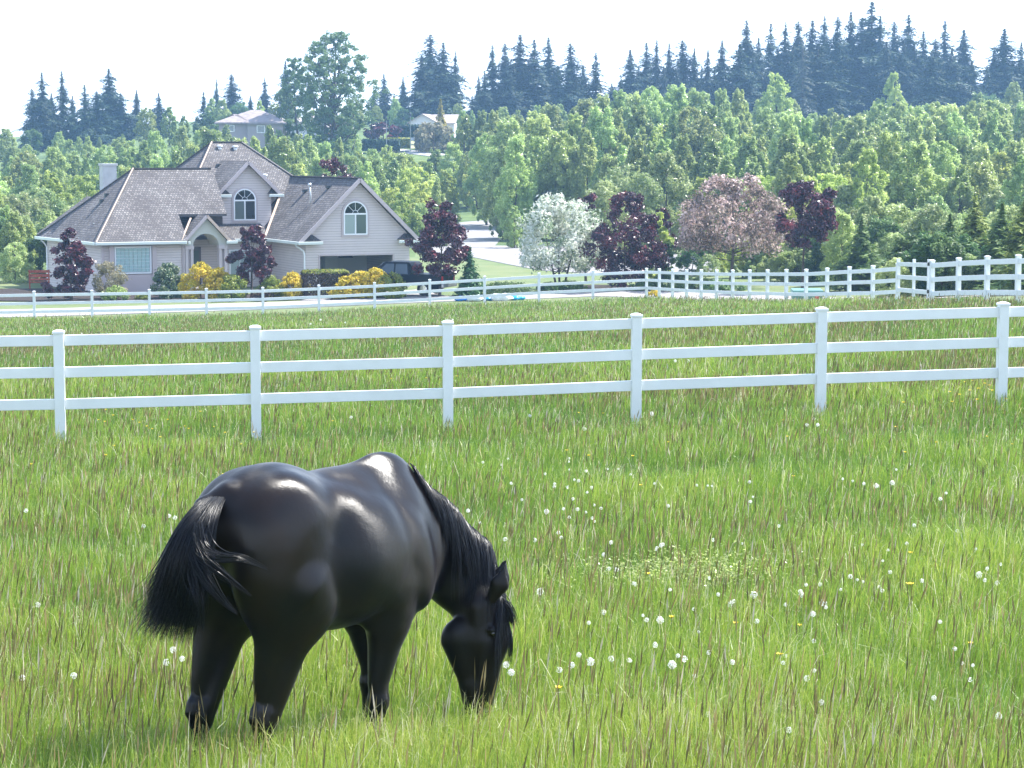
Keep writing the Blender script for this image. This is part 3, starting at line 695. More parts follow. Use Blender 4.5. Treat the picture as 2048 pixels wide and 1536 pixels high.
# ---------------- pickup truck parked before the open garage
def build_truck():
    t = empty('pickup_truck', (0, 0, 0)); tag(t, 'black crew-cab pickup truck parked on the drive before the open garage', 'pickup truck')
    m_paint = mat('black_truck_paint', (0.004, 0.006, 0.011), 0.45, 0.15); pass
    m_gl = mat('truck_glass', (0.05, 0.065, 0.08), 0.08, 0.6); m_ty = mat('tyre_rubber', (0.015, 0.015, 0.015), 0.9); m_chr = mat('chrome', (0.75, 0.76, 0.78), 0.15, 0.5, 0.9)
    m_red = mat('red_tail_lamp', (0.35, 0.02, 0.015), 0.2); m_grey = mat('grey_bumper', (0.35, 0.36, 0.38), 0.3, 0.5, 0.6)
    # x forward, length 5.6, width 1.95
    L = 5.6
    side = [(-2.8, .55), (-2.8, 1.10), (-2.75, 1.16), (-.95, 1.16), (-.95, 1.12), (1.35, 1.12), (1.45, 1.12), (2.65, 1.02), (2.8, .90), (2.8, .55)]
    b = MB(); b.prism(side, -.96, .96); body = b.build('body', m_paint, t, bevel=.04)
    cab = [(-.98, 1.08), (-.92, 1.62), (-.78, 1.80), (.55, 1.82), (.75, 1.76), (1.48, 1.10)]
    c = MB(); n = len(cab)
    V = [(x, -.93 if z < 1.2 else -.74, z) for x, z in cab] + [(x, .93 if z < 1.2 else .74, z) for x, z in cab]
    c.add(V, [tuple(range(n)), tuple(range(2*n-1, n-1, -1))] + [(k, k+n, (k+1) % n+n, (k+1) % n) for k in range(n)]); c.build('cab', m_paint, t, bevel=.03)
    for s in (-1, 1):
        for x0, x1, x2, x3 in ((-.80, -.70, -.02, -.02), (.07, .07, .55, 1.12)):
            g = MB(); g.add([(x0, s*.925, 1.16), (x3, s*.925, 1.16), (x2, s*.775, 1.70), (x1, s*.775, 1.70), (x0, s*.90, 1.16), (x3, s*.90, 1.16), (x2, s*.75, 1.70), (x1, s*.75, 1.70)], [(0,1,2,3),(7,6,5,4),(0,4,5,1),(1,5,6,2),(2,6,7,3),(3,7,4,0)])
            g.build('side_window', m_gl, t)
        for x in (-1.75, 1.85):
            w = MB(); w.tube([(x, s*.74, .38), (x, s*.985, .38)], [.38, .38], 24); wo = w.build('wheel', m_ty, t, False, .02)
            w = MB(); w.tube([(x, s*.98, .38), (x, s*1.0, .38)], [.22, .20], 16); w.build('rim', m_chr, wo)
        w = MB(); w.box((-2.83, s*.80-.09, .78), (-2.77, s*.80+.09, 1.08)); w.build('tail_lamp', m_red, t)
        w = MB(); w.box((2.72, s*.72-.16, .72), (2.83, s*.72+.16, .92)); w.build('headlight', m_chr, t)
        w = MB(); w.box((.98, s*1.0-.10, 1.12), (1.12, s*1.0+.10, 1.30)); w.build('mirror', m_paint, t, bevel=.02)
    g = MB(); g.add([(-.935, -.6, 1.25), (-.935, .6, 1.25), (-.90, .6, 1.62), (-.90, -.6, 1.62), (-.975, -.6, 1.25), (-.975, .6, 1.25), (-.94, .6, 1.62), (-.94, -.6, 1.62)], [(0,1,2,3),(7,6,5,4),(0,4,5,1),(1,5,6,2),(2,6,7,3),(3,7,4,0)]); g.build('rear_window', m_gl, t)
    g = MB(); g.add([(1.40, -.72, 1.18), (1.40, .72, 1.18), (.80, .66, 1.72), (.80, -.66, 1.72), (1.44, -.72, 1.19), (1.44, .72, 1.19), (.84, .66, 1.74), (.84, -.66, 1.74)], [(0,1,2,3),(7,6,5,4),(0,4,5,1),(1,5,6,2),(2,6,7,3),(3,7,4,0)]); g.build('windscreen', m_gl, t)
    g = MB(); g.box((-2.95, -.93, .45), (-2.80, .93, .66)); g.build('rear_bumper', m_grey, t, bevel=.03)
    g = MB(); g.box((2.80, -.93, .42), (2.93, .93, .66)); g.build('front_bumper', m_grey, t, bevel=.03)
    # low canopy-side toolbox window strip seen through the bed
    g = MB(); g.box((-2.6, -.80, 1.12), (-2.2, .80, 1.42)); g.build('tool_chest', m_grey, t, bevel=.02)
    p = gY(803, 121.6); t.location = tuple(p + [0, 0, .12]); t.rotation_euler = (0, 0, math.radians(158))
build_truck()

# ---------------- small things round the house
def utility_box():
    m1 = mat('teal_green_enamel', (0.10, 0.22, 0.20), 0.5); m2 = mat('red_warning_sticker', (0.55, 0.06, 0.05), 0.5)
    p = gY(1617, 88.0); r = empty('utility_box', tuple(p)); tag(r, 'teal green utility box with a red sticker behind the side fence', 'utility box')
    b = MB(); b.box((-.58, 0, -.1), (.58, .8, .50)); b.build('cabinet', m1, r, bevel=.02)
    b = MB(); b.add([(-.62, -.04, .50), (.62, -.04, .50), (.62, .84, .50), (-.62, .84, .50), (-.60, 0, .60), (.60, 0, .60), (.60, .8, .64), (-.60, .8, .64)], [(0,3,2,1),(4,5,6,7),(0,1,5,4),(1,2,6,5),(2,3,7,6),(3,0,4,7)]); b.build('lid', m1, r, bevel=.01)
    b = MB(); b.box((.28, -.012, .26), (.42, -.002, .40)); b.build('sticker', m2, r)
utility_box()
def picnic_bench():
    m1 = noisy('red_brown_stained_wood', (0.30, 0.06, 0.03), (0.42, 0.12, 0.06), 6, 0.6)
    p = gY(78, 131.0); r = empty('garden_bench', tuple(p), math.radians(12)); tag(r, 'red-brown wooden bench beside the left corner of the house', 'bench')
    b = MB(); b.box((-.62, -.25, .40), (.62, .25, .46)); b.build('seat', m1, r, bevel=.01)
    b = MB(); b.bar((-.62, .28, .58), (.62, .28, .58), .04, .12); b.bar((-.62, .32, .80), (.62, .32, .80), .04, .2); b.bar((-.62, .35, 1.05), (.62, .35, 1.05), .04, .16); b.build('backrest', m1, r)
    for sx in (-.56, .56):
        b = MB(); b.box((sx-.04, -.22, -.1), (sx+.04, -.14, .62)); b.build('leg', m1, r)
        b = MB(); b.box((sx-.04, .24, -.1), (sx+.04, .34, 1.15)); b.build('leg', m1, r)
picnic_bench()
def tarps():
    for i, (px, col, lab, sz, name, cat) in enumerate([(925, (0.03, 0.22, 0.75), 'crumpled blue plastic bag lying by the lane, leftmost of the row', .34, 'plastic_bag', 'bag'), (952, (0.75, 0.78, 0.82), 'white plastic sack lying by the lane between blue ones', .42, 'plastic_bag', 'bag'),
            (975, (0.04, 0.35, 0.70), 'low blue tub lying behind the far fence post', .34, 'plastic_bag', 'bag'), (1003, (0.80, 0.82, 0.85), 'largest white sack in the row by the lane', .50, 'plastic_bag', 'bag'), (1030, (0.04, 0.42, 0.72), 'bright blue bag at the right end of the row by the lane', .40, 'plastic_bag', 'bag')]):
        m = noisy('bag_plastic', col, tuple(c*.8 for c in col), 4, 0.4)
        rs = np.random.RandomState(i+3); b = MB(); b.ball((0, 0, 0), (1, 1, 1), 20, 12)
        V = b.v[0]; nrm = V/np.linalg.norm(V, axis=1)[:, None]
        V[:] = nrm*(1 + .16*np.sin(nrm[:, :1]*7+rs.rand()*6) + .12*np.sin(nrm[:, 1:2]*9+rs.rand()*6) + .1*rs.rand(len(V), 1))*np.array([sz*1.15, sz*.8, sz*.42]) + [0, 0, sz*.30]
        if i == 2: lab = 'small blue sack between the two white ones by the lane'
        o = b.build(name, m, None, True); p = gY(px, 115.6 - 0.4*(i % 2)); o.location = tuple(p); tag(o, lab, cat, 'bags lying beside the lane')
tarps()
# ================================================================ trees and shrubs
m_bark = noisy('grey_brown_bark', (0.06, 0.045, 0.035), (0.14, 0.115, 0.095), 5, 0.9, 0.6, 25, stretch=(1, 1, 0.2))
m_barkp = noisy('pale_bark', (0.16, 0.15, 0.13), (0.26, 0.25, 0.22), 5, 0.9, 0.5, 25)
ML = {
 'green': leaf_mat('spring_green_leaves', [(0.0, (0.17, 0.25, 0.08)), (0.45, (0.34, 0.44, 0.14)), (0.85, (0.48, 0.57, 0.22)), (0.93, (0.46, 0.55, 0.24)), (1.0, (0.70, 0.75, 0.54))], 0.55, 0.32, 0.7, 0.022),  # whitish ramp end: pale undersides, plus sun sparkle painted as leaf colour
 'mid': leaf_mat('cottonwood_leaves', [(0.0, (0.06, 0.12, 0.04)), (0.5, (0.13, 0.21, 0.07)), (1.0, (0.26, 0.36, 0.15))], 0.45, 0.4, 0.5),
 'lime': leaf_mat('yellow_green_leaves', [(0.0, (0.20, 0.28, 0.06)), (0.5, (0.36, 0.45, 0.10)), (1.0, (0.55, 0.60, 0.22))], 0.55, 0.45, 0.5, 0.02),
 'pale': leaf_mat('pale_willow_leaves', [(0.0, (0.19, 0.27, 0.09)), (0.5, (0.33, 0.42, 0.15)), (0.9, (0.50, 0.57, 0.28)), (1.0, (0.70, 0.74, 0.54))], 0.48, 0.4, 0.6, 0.02),  # palest stop paints sun sparkle and pale undersides onto a few leaves
 'deep': leaf_mat('deep_green_leaves', [(0.0, (0.05, 0.11, 0.035)), (0.6, (0.11, 0.20, 0.06)), (1.0, (0.22, 0.33, 0.12))], 0.42, 0.45, 0.4, 0.02),
 'fir': leaf_mat('dark_fir_needles', [(0.0, (0.008, 0.026, 0.016)), (0.6, (0.020, 0.050, 0.028)), (1.0, (0.060, 0.11, 0.055))], 0.12, 0.6, 0.3, 0.02),
 'firpale': leaf_mat('greyish_fir_needles', [(0.0, (0.07, 0.09, 0.08)), (1.0, (0.14, 0.16, 0.13))], 0.15, 0.6, 0.3),
 'purple': leaf_mat('crimson_maple_leaves', [(0.0, (0.020, 0.007, 0.013)), (0.5, (0.060, 0.015, 0.028)), (0.8, (0.13, 0.025, 0.038)), (0.93, (0.30, 0.06, 0.07)), (1.0, (0.42, 0.28, 0.33))], 0.25, 0.30, 0.6),  # mauve ramp end paints glints onto some of the leaves
 'white': leaf_mat('white_blossom', [(0.0, (0.16, 0.24, 0.12)), (0.28, (0.28, 0.36, 0.21)), (0.42, (0.62, 0.65, 0.56)), (1.0, (0.82, 0.83, 0.76))], 0.35, 0.6, 0.3),
 'pink': leaf_mat('pink_and_bronze_foliage', [(0.0, (0.09, 0.08, 0.05)), (0.3, (0.19, 0.15, 0.11)), (0.5, (0.30, 0.22, 0.18)), (0.72, (0.62, 0.45, 0.43)), (0.90, (0.80, 0.69, 0.63)), (1.0, (0.50, 0.33, 0.12))], 0.35, 0.5, 0.4),
 'gold': leaf_mat('golden_shrub_foliage', [(0.0, (0.26, 0.28, 0.03)), (0.4, (0.58, 0.47, 0.04)), (1.0, (0.85, 0.64, 0.07))], 0.4, 0.5, 0.4),
 'golddeep': leaf_mat('green_gold_shrub_foliage', [(0.0, (0.10, 0.17, 0.03)), (0.6, (0.26, 0.30, 0.045)), (1.0, (0.50, 0.45, 0.06))], 0.35, 0.5, 0.4),
 'hedge': leaf_mat('brown_green_hedge', [(0.0, (0.045, 0.028, 0.020)), (0.6, (0.085, 0.052, 0.036)), (1.0, (0.13, 0.10, 0.05))], 0.2, 0.6, 0.3),
 'varieg': leaf_mat('variegated_leaves', [(0.0, (0.05, 0.10, 0.04)), (0.6, (0.12, 0.18, 0.08)), (1.0, (0.55, 0.55, 0.40))], 0.3, 0.4, 0.5),
 'tan': leaf_mat('tan_green_twiggy_foliage', [(0.0, (0.18, 0.17, 0.09)), (1.0, (0.40, 0.36, 0.24))], 0.3, 0.6, 0.3),
 'yellowfir': leaf_mat('golden_conifer', [(0.0, (0.22, 0.20, 0.04)), (1.0, (0.50, 0.42, 0.10))], 0.25, 0.6, 0.3),
}
def quads(cent, nrm, size, rs, asp=1.5):
    n = len(cent)
    nrm = nrm/(np.linalg.norm(nrm, axis=1, keepdims=True)+1e-9)
    a = np.cross(nrm, rs.normal(size=(n, 3))); a /= np.linalg.norm(a, axis=1, keepdims=True)+1e-9
    b = np.cross(nrm, a)
    s = size[:, None]
    V = np.stack([cent - a*s*asp*.5, cent - b*s*.36 + nrm*s*.10, cent + a*s*asp*.5, cent + b*s*.36 + nrm*s*.10], 1)
    return V.reshape(-1, 3)
def crown_mesh(name, seed, H, R, z0, prof, ncl, nleaf, ls, mt, clr=(0.16, 0.30), spiky=0.0, up=0.35, fill=0.55, outl=0.05):
    """leaves in clumps spread through the crown volume. prof(t): envelope radius 0..1"""
    rs = np.random.RandomState(seed)
    t = rs.rand(ncl)**0.9; ang = rs.rand(ncl)*2*math.pi
    env = np.array([prof(x) for x in t])
    lob = 1 + 0.18*np.sin(ang*3 + seed) + 0.12*np.sin(ang*5 + t*7 + seed*2)
    rad = env*R*lob*(fill + (1-fill)*rs.rand(ncl)**0.5)
    C = np.stack([np.cos(ang)*rad, np.sin(ang)*rad, z0 + t*(H - z0)], 1)
    cr = R*(clr[0] + (clr[1]-clr[0])*rs.rand(ncl))*(0.45 + 0.55*env)
    ctone = rs.rand(ncl)
    w = cr**1.6; w /= w.sum(); idx = rs.choice(ncl, nleaf, p=w)
    u = rs.normal(size=(nleaf, 3)); u /= np.linalg.norm(u, axis=1, keepdims=True)
    rr = (0.35 + 0.65*rs.rand(nleaf)**0.6)
    loose = rs.rand(nleaf) < outl; rr[loose] *= 1.5
    st = np.array([1, 1, 0.85 + spiky])
    P = C[idx] + u*(cr[idx]*rr)[:, None]*st
    P[:, 2] = np.maximum(P[:, 2], z0*0.6)
    nrm = u*0.8 + rs.normal(size=(nleaf, 3))*0.55 + np.array([0, 0, up])
    size = ls*(0.6 + 0.8*rs.rand(nleaf))
    rnd = np.clip(0.45*ctone[idx] + 0.55*rs.rand(nleaf), 0, 1)
    V = quads(P, nrm, size, rs)
    Fq = np.arange(len(V)).reshape(-1, 4)
    return np_mesh(name, V, Fq, mt, False, {'rnd': rnd}), C
def trunk_mesh(name, H, r0, C, nl, mt, seed=1, forks=1, top=0.8):
    rs = np.random.RandomState(seed); mb = MB()
    for f in range(forks):
        a = 2*math.pi*f/forks + 0.4; off = 0 if forks == 1 else 0.16
        ln = rs.normal(size=2)*0.02*H if forks == 1 else np.array([math.cos(a), math.sin(a)])*0.16*H
        pts = [np.array([off*math.cos(a)*(1 if forks > 1 else 0) + ln[0]*q, off*math.sin(a)*(1 if forks > 1 else 0) + ln[1]*q + math.sin(q*5+seed)*0.012*H, H*top*q - (0.15 if q == 0 else 0)]) for q in np.linspace(0, 1, 7)]
        rads = [r0*(1.25 if q == 0 else 1)*(1-q*.86) for q in np.linspace(0, 1, 7)]
        mb.tube(pts, rads, 8)
        idx = rs.choice(len(C), min(nl, len(C)), replace=False)
        for i in idx:
            c = C[i]; q = min(max(c[2]/(H*top)*0.62, 0.15), 0.95); k = q*6; j = min(int(k), 5); b = pts[j]*(1-(k-j)) + pts[j+1]*(k-j)
            m = (b + c)/2 + np.array([0, 0, -0.04*H]) + rs.normal(size=3)*0.02*H
            rr = r0*(1-q*.86)*0.45
            mb.tube([b, m, c], [rr, rr*.6, rr*.15], 5)
    me = np_mesh(name, np.concatenate(mb.v), mb.f, mt, True)
    return me
def ovoid(t): return max(0.24, math.sin(math.pi*min(1, (t*0.93+0.07))**0.75))**0.75
def roundp(t): return math.sqrt(max(0.02, 1 - (2*t-1)**2))
def cone(t): return max(0.04, (1-t)**0.75)*min(1, 0.55+t*4)
def flame(t): return max(0.22, (math.sin(math.pi*min(1, t*.86+.14)**0.9))**0.9)
def domep(t): return math.sqrt(max(0.02, 1 - t*t))*min(1, .8+t)
def make_tree(name, mats_, seed, H, R, z0, prof, ncl, nleaf, ls, r0, bark=None, nl=12, forks=1, top=0.8, **k):
    """returns the tree thing (Empty > trunk, crown)"""
    crown, C = crown_mesh(name + '_crown', seed, H, R, z0, prof, ncl, nleaf, ls, mats_, **k)
    e = empty(name)
    obj('trunk', trunk_mesh(name + '_trunk', H, r0, C, nl, bark or m_bark, seed, forks, top), e)
    obj('crown', crown, e)
    return e
USED = set()
def place(proto, p, s=1.0, rz=0.0, label=None, cat='tree', group=None, sz=None):
    if proto.name in USED: o = copy_tree(proto)
    else: o = proto; USED.add(proto.name)
    o.location = tuple(p); o.rotation_euler = (0, 0, rz)
    o.scale = (s, s, s if sz is None else sz)
    tag(o, label, cat, group)
    return o
def conifer(name, seed, H, R, mt, z0=0.06, dens=1.0, gap=0.0, ls=0.62, taper=0.95, bark=None, whorl=0.62):
    rs = np.random.RandomState(seed); P = []; N = []; S = []; RD = []
    tone = rs.rand(200)
    z = z0*H; w = 0
    while z < H*0.985:
        t = (z - z0*H)/(H*(1-z0)); r = R*max(0.03, (1-t)**taper)*(0.80 + 0.4*rs.rand())*(1 + .26*math.sin(z*.8 + seed*2) + .18*math.sin(z*1.9 + seed))
        if t < .12: r *= 0.7 + t*2.5
        nb = int(5 + 5*(1-t)); a0 = rs.rand()*6.28
        for b in range(nb):
            if rs.rand() < gap: continue
            a = a0 + 2*math.pi*b/nb + rs.normal()*.2; rb = r*(0.50 + 0.65*rs.rand() + (0.35 if rs.rand() < .12 else 0))*(1 + .25*math.sin(a*2 + seed + z*.25)); m = max(2, int(rb*4.2*dens))
            d = np.array([math.cos(a), math.sin(a), 0]); sd_ = np.array([-math.sin(a), math.cos(a), 0])
            for k in range(m):
                q = (k+.6)/m
                for s_ in (-1, 0, 1):
                    P.append(d*rb*q + sd_*s_*rb*.20*(1-q*.6)*(0.5+rs.rand()) + np.array([0, 0, z + rb*(0.10*q - 0.42*q*q) + rs.normal()*.14]))
                    N.append(np.array([0, 0, 1.0]) + d*.5 + rs.normal(size=3)*.45); S.append(ls*(.7+.6*rs.rand())*(1-.25*q)*(1 - .52*t**2)); RD.append(.5*tone[w % 200] + .5*rs.rand())
        z += whorl*(1.15 - .5*t)*(0.8+.4*rs.rand()); w += 1
    for k in range(10):
        P.append(np.array([0, 0, H*(.965 + .0045*k)])); N.append(rs.normal(size=3)); S.append(ls*.28); RD.append(rs.rand())
    V = quads(np.array(P), np.array(N), np.array(S), rs, 1.9)
    me = np_mesh(name + '_crown', V, np.arange(len(V)).reshape(-1, 4), mt, False, {'rnd': np.array(RD)})
    e = empty(name); mb = MB(); mb.tube([(0, 0, -.3), (0, 0, H*.5), (0, 0, H*.99)], [H*.014, H*.009, H*.002], 7)
    obj('trunk', np_mesh(name + '_trunk', np.concatenate(mb.v), mb.f, bark or m_bark, True), e); obj('crown', me, e)
    return e

# ---- prototypes
FIR = [conifer('fir_tree', 11, 28, 5.2, ML['fir'], taper=.78), conifer('fir_tree', 12, 28, 4.4, ML['fir'], gap=.25, taper=.7), conifer('fir_tree', 13, 28, 6.0, ML['fir'], gap=.08, taper=.85), conifer('fir_tree', 14, 28, 4.0, ML['fir'], z0=.2, gap=.35, taper=.6), conifer('fir_tree', 15, 28, 5.0, ML['fir'], taper=.66, gap=.12)]
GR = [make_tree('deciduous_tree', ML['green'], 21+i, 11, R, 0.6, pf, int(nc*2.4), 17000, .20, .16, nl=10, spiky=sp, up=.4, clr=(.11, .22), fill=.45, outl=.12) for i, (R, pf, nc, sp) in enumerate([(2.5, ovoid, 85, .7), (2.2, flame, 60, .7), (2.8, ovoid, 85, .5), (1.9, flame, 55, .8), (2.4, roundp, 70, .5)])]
LM = [make_tree('leafy_tree', ML['lime'], 31+i, 9, R, 0.5, pf, nc*2, 11000, .22, .13, nl=10, spiky=sp, up=.4, clr=(.11, .22), fill=.45, outl=.12) for i, (R, pf, nc, sp) in enumerate([(2.6, flame, 65, .4), (2.3, ovoid, 55, .5), (2.9, roundp, 70, .2)])]
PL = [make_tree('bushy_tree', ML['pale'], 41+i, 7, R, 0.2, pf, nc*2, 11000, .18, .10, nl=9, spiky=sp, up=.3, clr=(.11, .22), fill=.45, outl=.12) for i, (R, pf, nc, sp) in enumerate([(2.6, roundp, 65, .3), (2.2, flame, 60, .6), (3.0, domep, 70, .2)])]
DP = [make_tree('leafy_tree', ML['deep'], 51+i, 10, 3.2, 0.3, pf, 70, 9000, .30, .16, nl=10, spiky=.4) for i, pf in enumerate([ovoid, roundp])]
def at_top(px, top_row, Y, proto, H, label, group, cat='tree', wid=1.0, rz=None, dz=0.0, cap=None):
    """stand a tree on the ground at depth Y under column px, its height chosen for the top_row"""
    p = gY(px, Y); zt = at(px, top_row, Y)[2]; h = max(1.5, zt - p[2] + dz); s = h/H
    rz = (px*0.731 + Y*0.37) % 6.28 if rz is None else rz
    sxy = s*wid
    o = place(proto, p - np.array([0, 0, .05]), sxy, rz, label, cat, group, sz=s)
    return o
rt = random.Random(4)
ORD = 'first second third fourth fifth sixth seventh eighth ninth tenth eleventh twelfth thirteenth fourteenth fifteenth sixteenth seventeenth eighteenth nineteenth twentieth twenty-first twenty-second twenty-third twenty-fourth twenty-fifth twenty-sixth'.split()
def order_labels(items):
    """things of one row that look alike: say which one by its place in the row"""
    items.sort(key=lambda q: q[0])
    for i, (px, o) in enumerate(items):
        if len(items) > 1: o['label'] = ORD[i] + ' from left: ' + o['label']
        assert len(o['label'].split()) <= 16, o['label']
# ---- dark firs on the ridge
def firs(lst, label, group, Y0, wid=1.0):
    its = []
    for k, e in enumerate(lst):
        px, top = e[0], e[1]; v = e[2] if len(e) > 2 else k % 5; w = e[3] if len(e) > 3 else wid
        o = at_top(px, top, Y0 + rt.uniform(-14, 14), FIR[v], 28, label, group, wid=w*1.5*rt.uniform(.75, 1.3)); its.append((px, o))
    order_labels(its)
firs([(92, 142, 2, 1.2), (132, 140, 1, 1.1), (176, 168, 3, 1.2), (225, 135, 2, 1.25), (72, 175, 4, 1.2), (110, 185, 0, 1.2), (152, 190, 0, 1.1), (200, 180, 4), (248, 185, 0)], 'tall dark fir in the skyline clump at the far left', 'dark firs on the far left skyline', 385)
firs([(279, 178, 0, 1.1), (323, 184, 2, 1.1)], 'small lone fir on the skyline left of the hill houses', 'two lone firs on the skyline', 400)
firs([(412, 182, 3, .9), (438, 156, 1, .9), (468, 146, 4, 1.1), (534, 152, 2, .9), (575, 120, 0, 1.2), (505, 190, 0)], 'fir standing behind the hip-roofed hill house', 'firs behind the hill houses', 405)
firs([(770, 145, 2, 1.1), (808, 152, 0, .9), (750, 180, 4), (790, 185, 1)], 'fir right of the big cottonwood on the skyline', 'firs right of the cottonwood', 410)
firs([(862, 66, 4, 1.25), (888, 82, 2, 1.25), (912, 100, 1, 1.1), (845, 110, 0, 1.1), (875, 120, 2), (905, 150, 0)], 'very tall dark fir in the clump above the pale hill house', 'tall firs above the pale hill house', 400)
firs([(958, 150, 0), (985, 88, 1, 1.1), (1010, 84, 4, 1.1), (1040, 66, 2, 1.15), (1068, 78, 3, 1.1), (1096, 72, 2, 1.3), (1140, 84, 4, 1.3), (1165, 130, 0, 1.2), (1190, 104, 3, 1.1), (970, 140, 2), (1020, 140, 2), (1060, 140, 0), (1115, 130, 2), (1150, 150, 0), (945, 190, 4)], 'tall dark fir in the middle clump on the ridge', 'firs of the middle clump', 400)
firs([(1258, 98, 0), (1290, 84, 3), (1310, 78, 1), (1335, 84, 2), (1362, 78, 4), (1385, 95, 0), (1412, 98, 3), (1440, 78, 2, 1.1), (1240, 150, 2, 1.1), (1275, 130, 2, 1.1), (1325, 130, 0), (1350, 140, 4), (1400, 130, 2), (1425, 140, 0), (1222, 165, 0)], 'dark fir on the ridge left of the tallest stand', 'firs left of the tallest stand', 410)
firs([(1488, 38, 1, 1.1), (1512, 74, 0), (1536, 46, 3), (1565, 42, 1), (1590, 40, 4), (1618, 38, 2), (1642, 30, 1), (1668, 30, 4), (1694, 20, 2, 1.1), (1735, 2, 3, 1.2), (1752, 28, 2), (1716, 32, 4), (1780, 40, 4), (1808, 28, 3, 1.1), (1838, 60, 2), (1880, 40, 3, 1.2), (1862, 75, 4), (1918, 58, 0, 1.1)], 'tall dark fir in the highest stand on the right-hand ridge', 'firs of the highest stand', 415)
firs([(1475, 85, 2, 1.3), (1500, 100, 0, 1.2), (1550, 95, 2, 1.2), (1580, 100, 4), (1630, 85, 0, 1.3), (1680, 80, 2, 1.3), (1720, 75, 0, 1.2), (1765, 80, 2, 1.2), (1800, 85, 4, 1.2), (1820, 85, 0, 1.2), (1855, 100, 2, 1.3), (1895, 95, 0, 1.2), (1935, 120, 0), (1660, 120, 2), (1790, 120, 0), (1700, 115, 4)], 'lower fir along the front edge of the highest stand', 'firs along the front of the highest stand', 392)
fg = conifer('fir_tree', 17, 28, 4.6, ML['firpale'], gap=.45, taper=.7, dens=.7); at_top(1600, 78, 378, fg, 28, 'pale grey half-bare fir in front of the dark ridge firs', None, wid=1.1)
firs([(1998, 56, 0, 1.3), (1978, 92, 1, 1.1), (2032, 82, 2, 1.2), (1965, 130, 2, 1.2), (2015, 120, 0, 1.3), (2058, 110, 4)], 'dark fir in the group at the far right edge', 'firs at the right edge', 400)
# ---- rounded green trees along the ridge foot
def row(x0, x1, step, tops, Y, protos, H, label, group, jit=12, wid=1.0, yj=8):
    x = x0; k = 0; its = []
    while x <= x1:
        px = x + rt.uniform(-jit, jit); top = np.interp(px, [a for a, b in tops], [b for a, b in tops]) + rt.uniform(-12, 14)*min(1, 260/Y)
        its.append((px, at_top(px, top, Y + rt.uniform(-yj, yj), protos[rt.randrange(len(protos))], H, label, group, wid=wid*rt.uniform(.85, 1.2))))
        x += step*.92; k += 1
    order_labels(its)
BT = GR + [DP[0]]
row(-20, 430, 48, [(-20, 240), (60, 262), (250, 268), (300, 215), (360, 222), (430, 215)], 350, GR + DP, 11, 'rounded green tree below the skyline firs on the left', 'green trees below the left skyline', wid=1.3)
row(-20, 470, 46, [(-20, 285), (120, 275), (230, 285), (330, 262), (470, 258)], 295, GR, 11, 'rounded green tree on the slope above the house chimney', 'green trees above the chimney', wid=1.1)
row(420, 700, 38, [(420, 200), (520, 195), (600, 205), (700, 225)], 385, GR + DP, 11, 'green tree crowding behind the hip-roofed hill houses', 'green trees behind the hill houses', wid=1.2)
row(720, 960, 36, [(720, 205), (800, 200), (960, 215)], 385, GR + DP, 11, 'low green tree behind the pale hill house', 'green trees behind the pale hill house', wid=1.15)
row(1010, 1480, 40, [(1010, 215), (1100, 205), (1300, 190), (1480, 190)], 345, GR + LM[:1], 11, 'rounded green tree at the foot of the middle firs', 'green trees at the foot of the middle firs', wid=1.25)
row(1490, 2080, 44, [(1490, 215), (1560, 190), (1600, 222), (1760, 215), (1900, 205), (1990, 180), (2080, 195)], 335, GR + DP, 11, 'green tree at the foot of the highest firs', 'green trees at the foot of the highest firs', wid=1.2)
at_top(1548, 150, 330, LM[1], 9, 'bright yellow-green tree rising before the ridge left of the grey fir', None, wid=1.0)
at_top(1778, 148, 325, LM[0], 9, 'tall bright yellow-green tree rising before the highest firs', None, wid=.75)
at_top(2018, 165, 320, PL[1], 7, 'pale green tree rising before the firs at the right edge', None, wid=.8)
# ---- slope down behind the house
row(-20, 620, 44, [(-20, 305), (60, 300), (180, 305), (300, 290), (430, 270), (560, 265), (620, 285)], 255, GR, 11, 'young green tree in the wood behind the house, second row back', 'young wood behind the house', wid=1.05)
row(-20, 640, 42, [(-20, 340), (100, 350), (230, 330), (420, 300), (560, 290), (640, 320)], 222, GR + LM, 10.5, 'young green tree in the wood close behind the house roof', 'trees close behind the house roof', wid=1.0)
row(-20, 260, 36, [(-20, 372), (80, 362), (180, 372), (260, 350)], 192, PL + LM, 8, 'pale bushy tree left of the chimney', 'pale bushy trees left of the house', wid=1.1)
row(-20, 230, 34, [(-20, 398), (80, 392), (160, 402), (230, 395)], 172, PL + LM, 8, 'low pale green bush in the front row left of the house', 'low pale bushes left of the house', wid=1.1)
row(-30, 88, 26, [(-30, 425), (60, 445), (88, 450)], 150, DP + GR, 10, 'dark green shrub beside the left end of the house', 'dark shrubs beside the house', wid=1.15)
at_top(30, 485, 138, PL[2], 7, 'pale green low shrub on the lawn at the left edge', None, wid=1.2)
at_top(82, 470, 140, DP[1], 10, 'dark green bush against the left corner of the house', None, wid=1.1)
row(590, 980, 34, [(590, 275), (650, 285), (760, 300), (860, 295), (930, 300), (980, 300)], 262, GR + LM, 10.5, 'slender young green tree in the valley behind the garage roof', 'young trees in the valley', wid=.95)
row(640, 890, 30, [(640, 330), (720, 335), (800, 330), (900, 320), (970, 330)], 226, GR + LM + PL[1:2], 10, 'young green tree right of the garage roof, middle row', 'young trees right of the garage', wid=.95)
row(735, 885, 28, [(735, 378), (800, 375), (900, 368), (955, 362)], 203, LM + PL[1:2] + GR[1:2], 9.5, 'bright young green tree in the front row right of the garage', 'front row right of the garage', wid=.95)
row(790, 900, 26, [(790, 402), (850, 405), (900, 415)], 190, PL + LM, 8, 'low bright bush beside the bend of the far road', 'bushes beside the road bend', wid=1.0, yj=3)
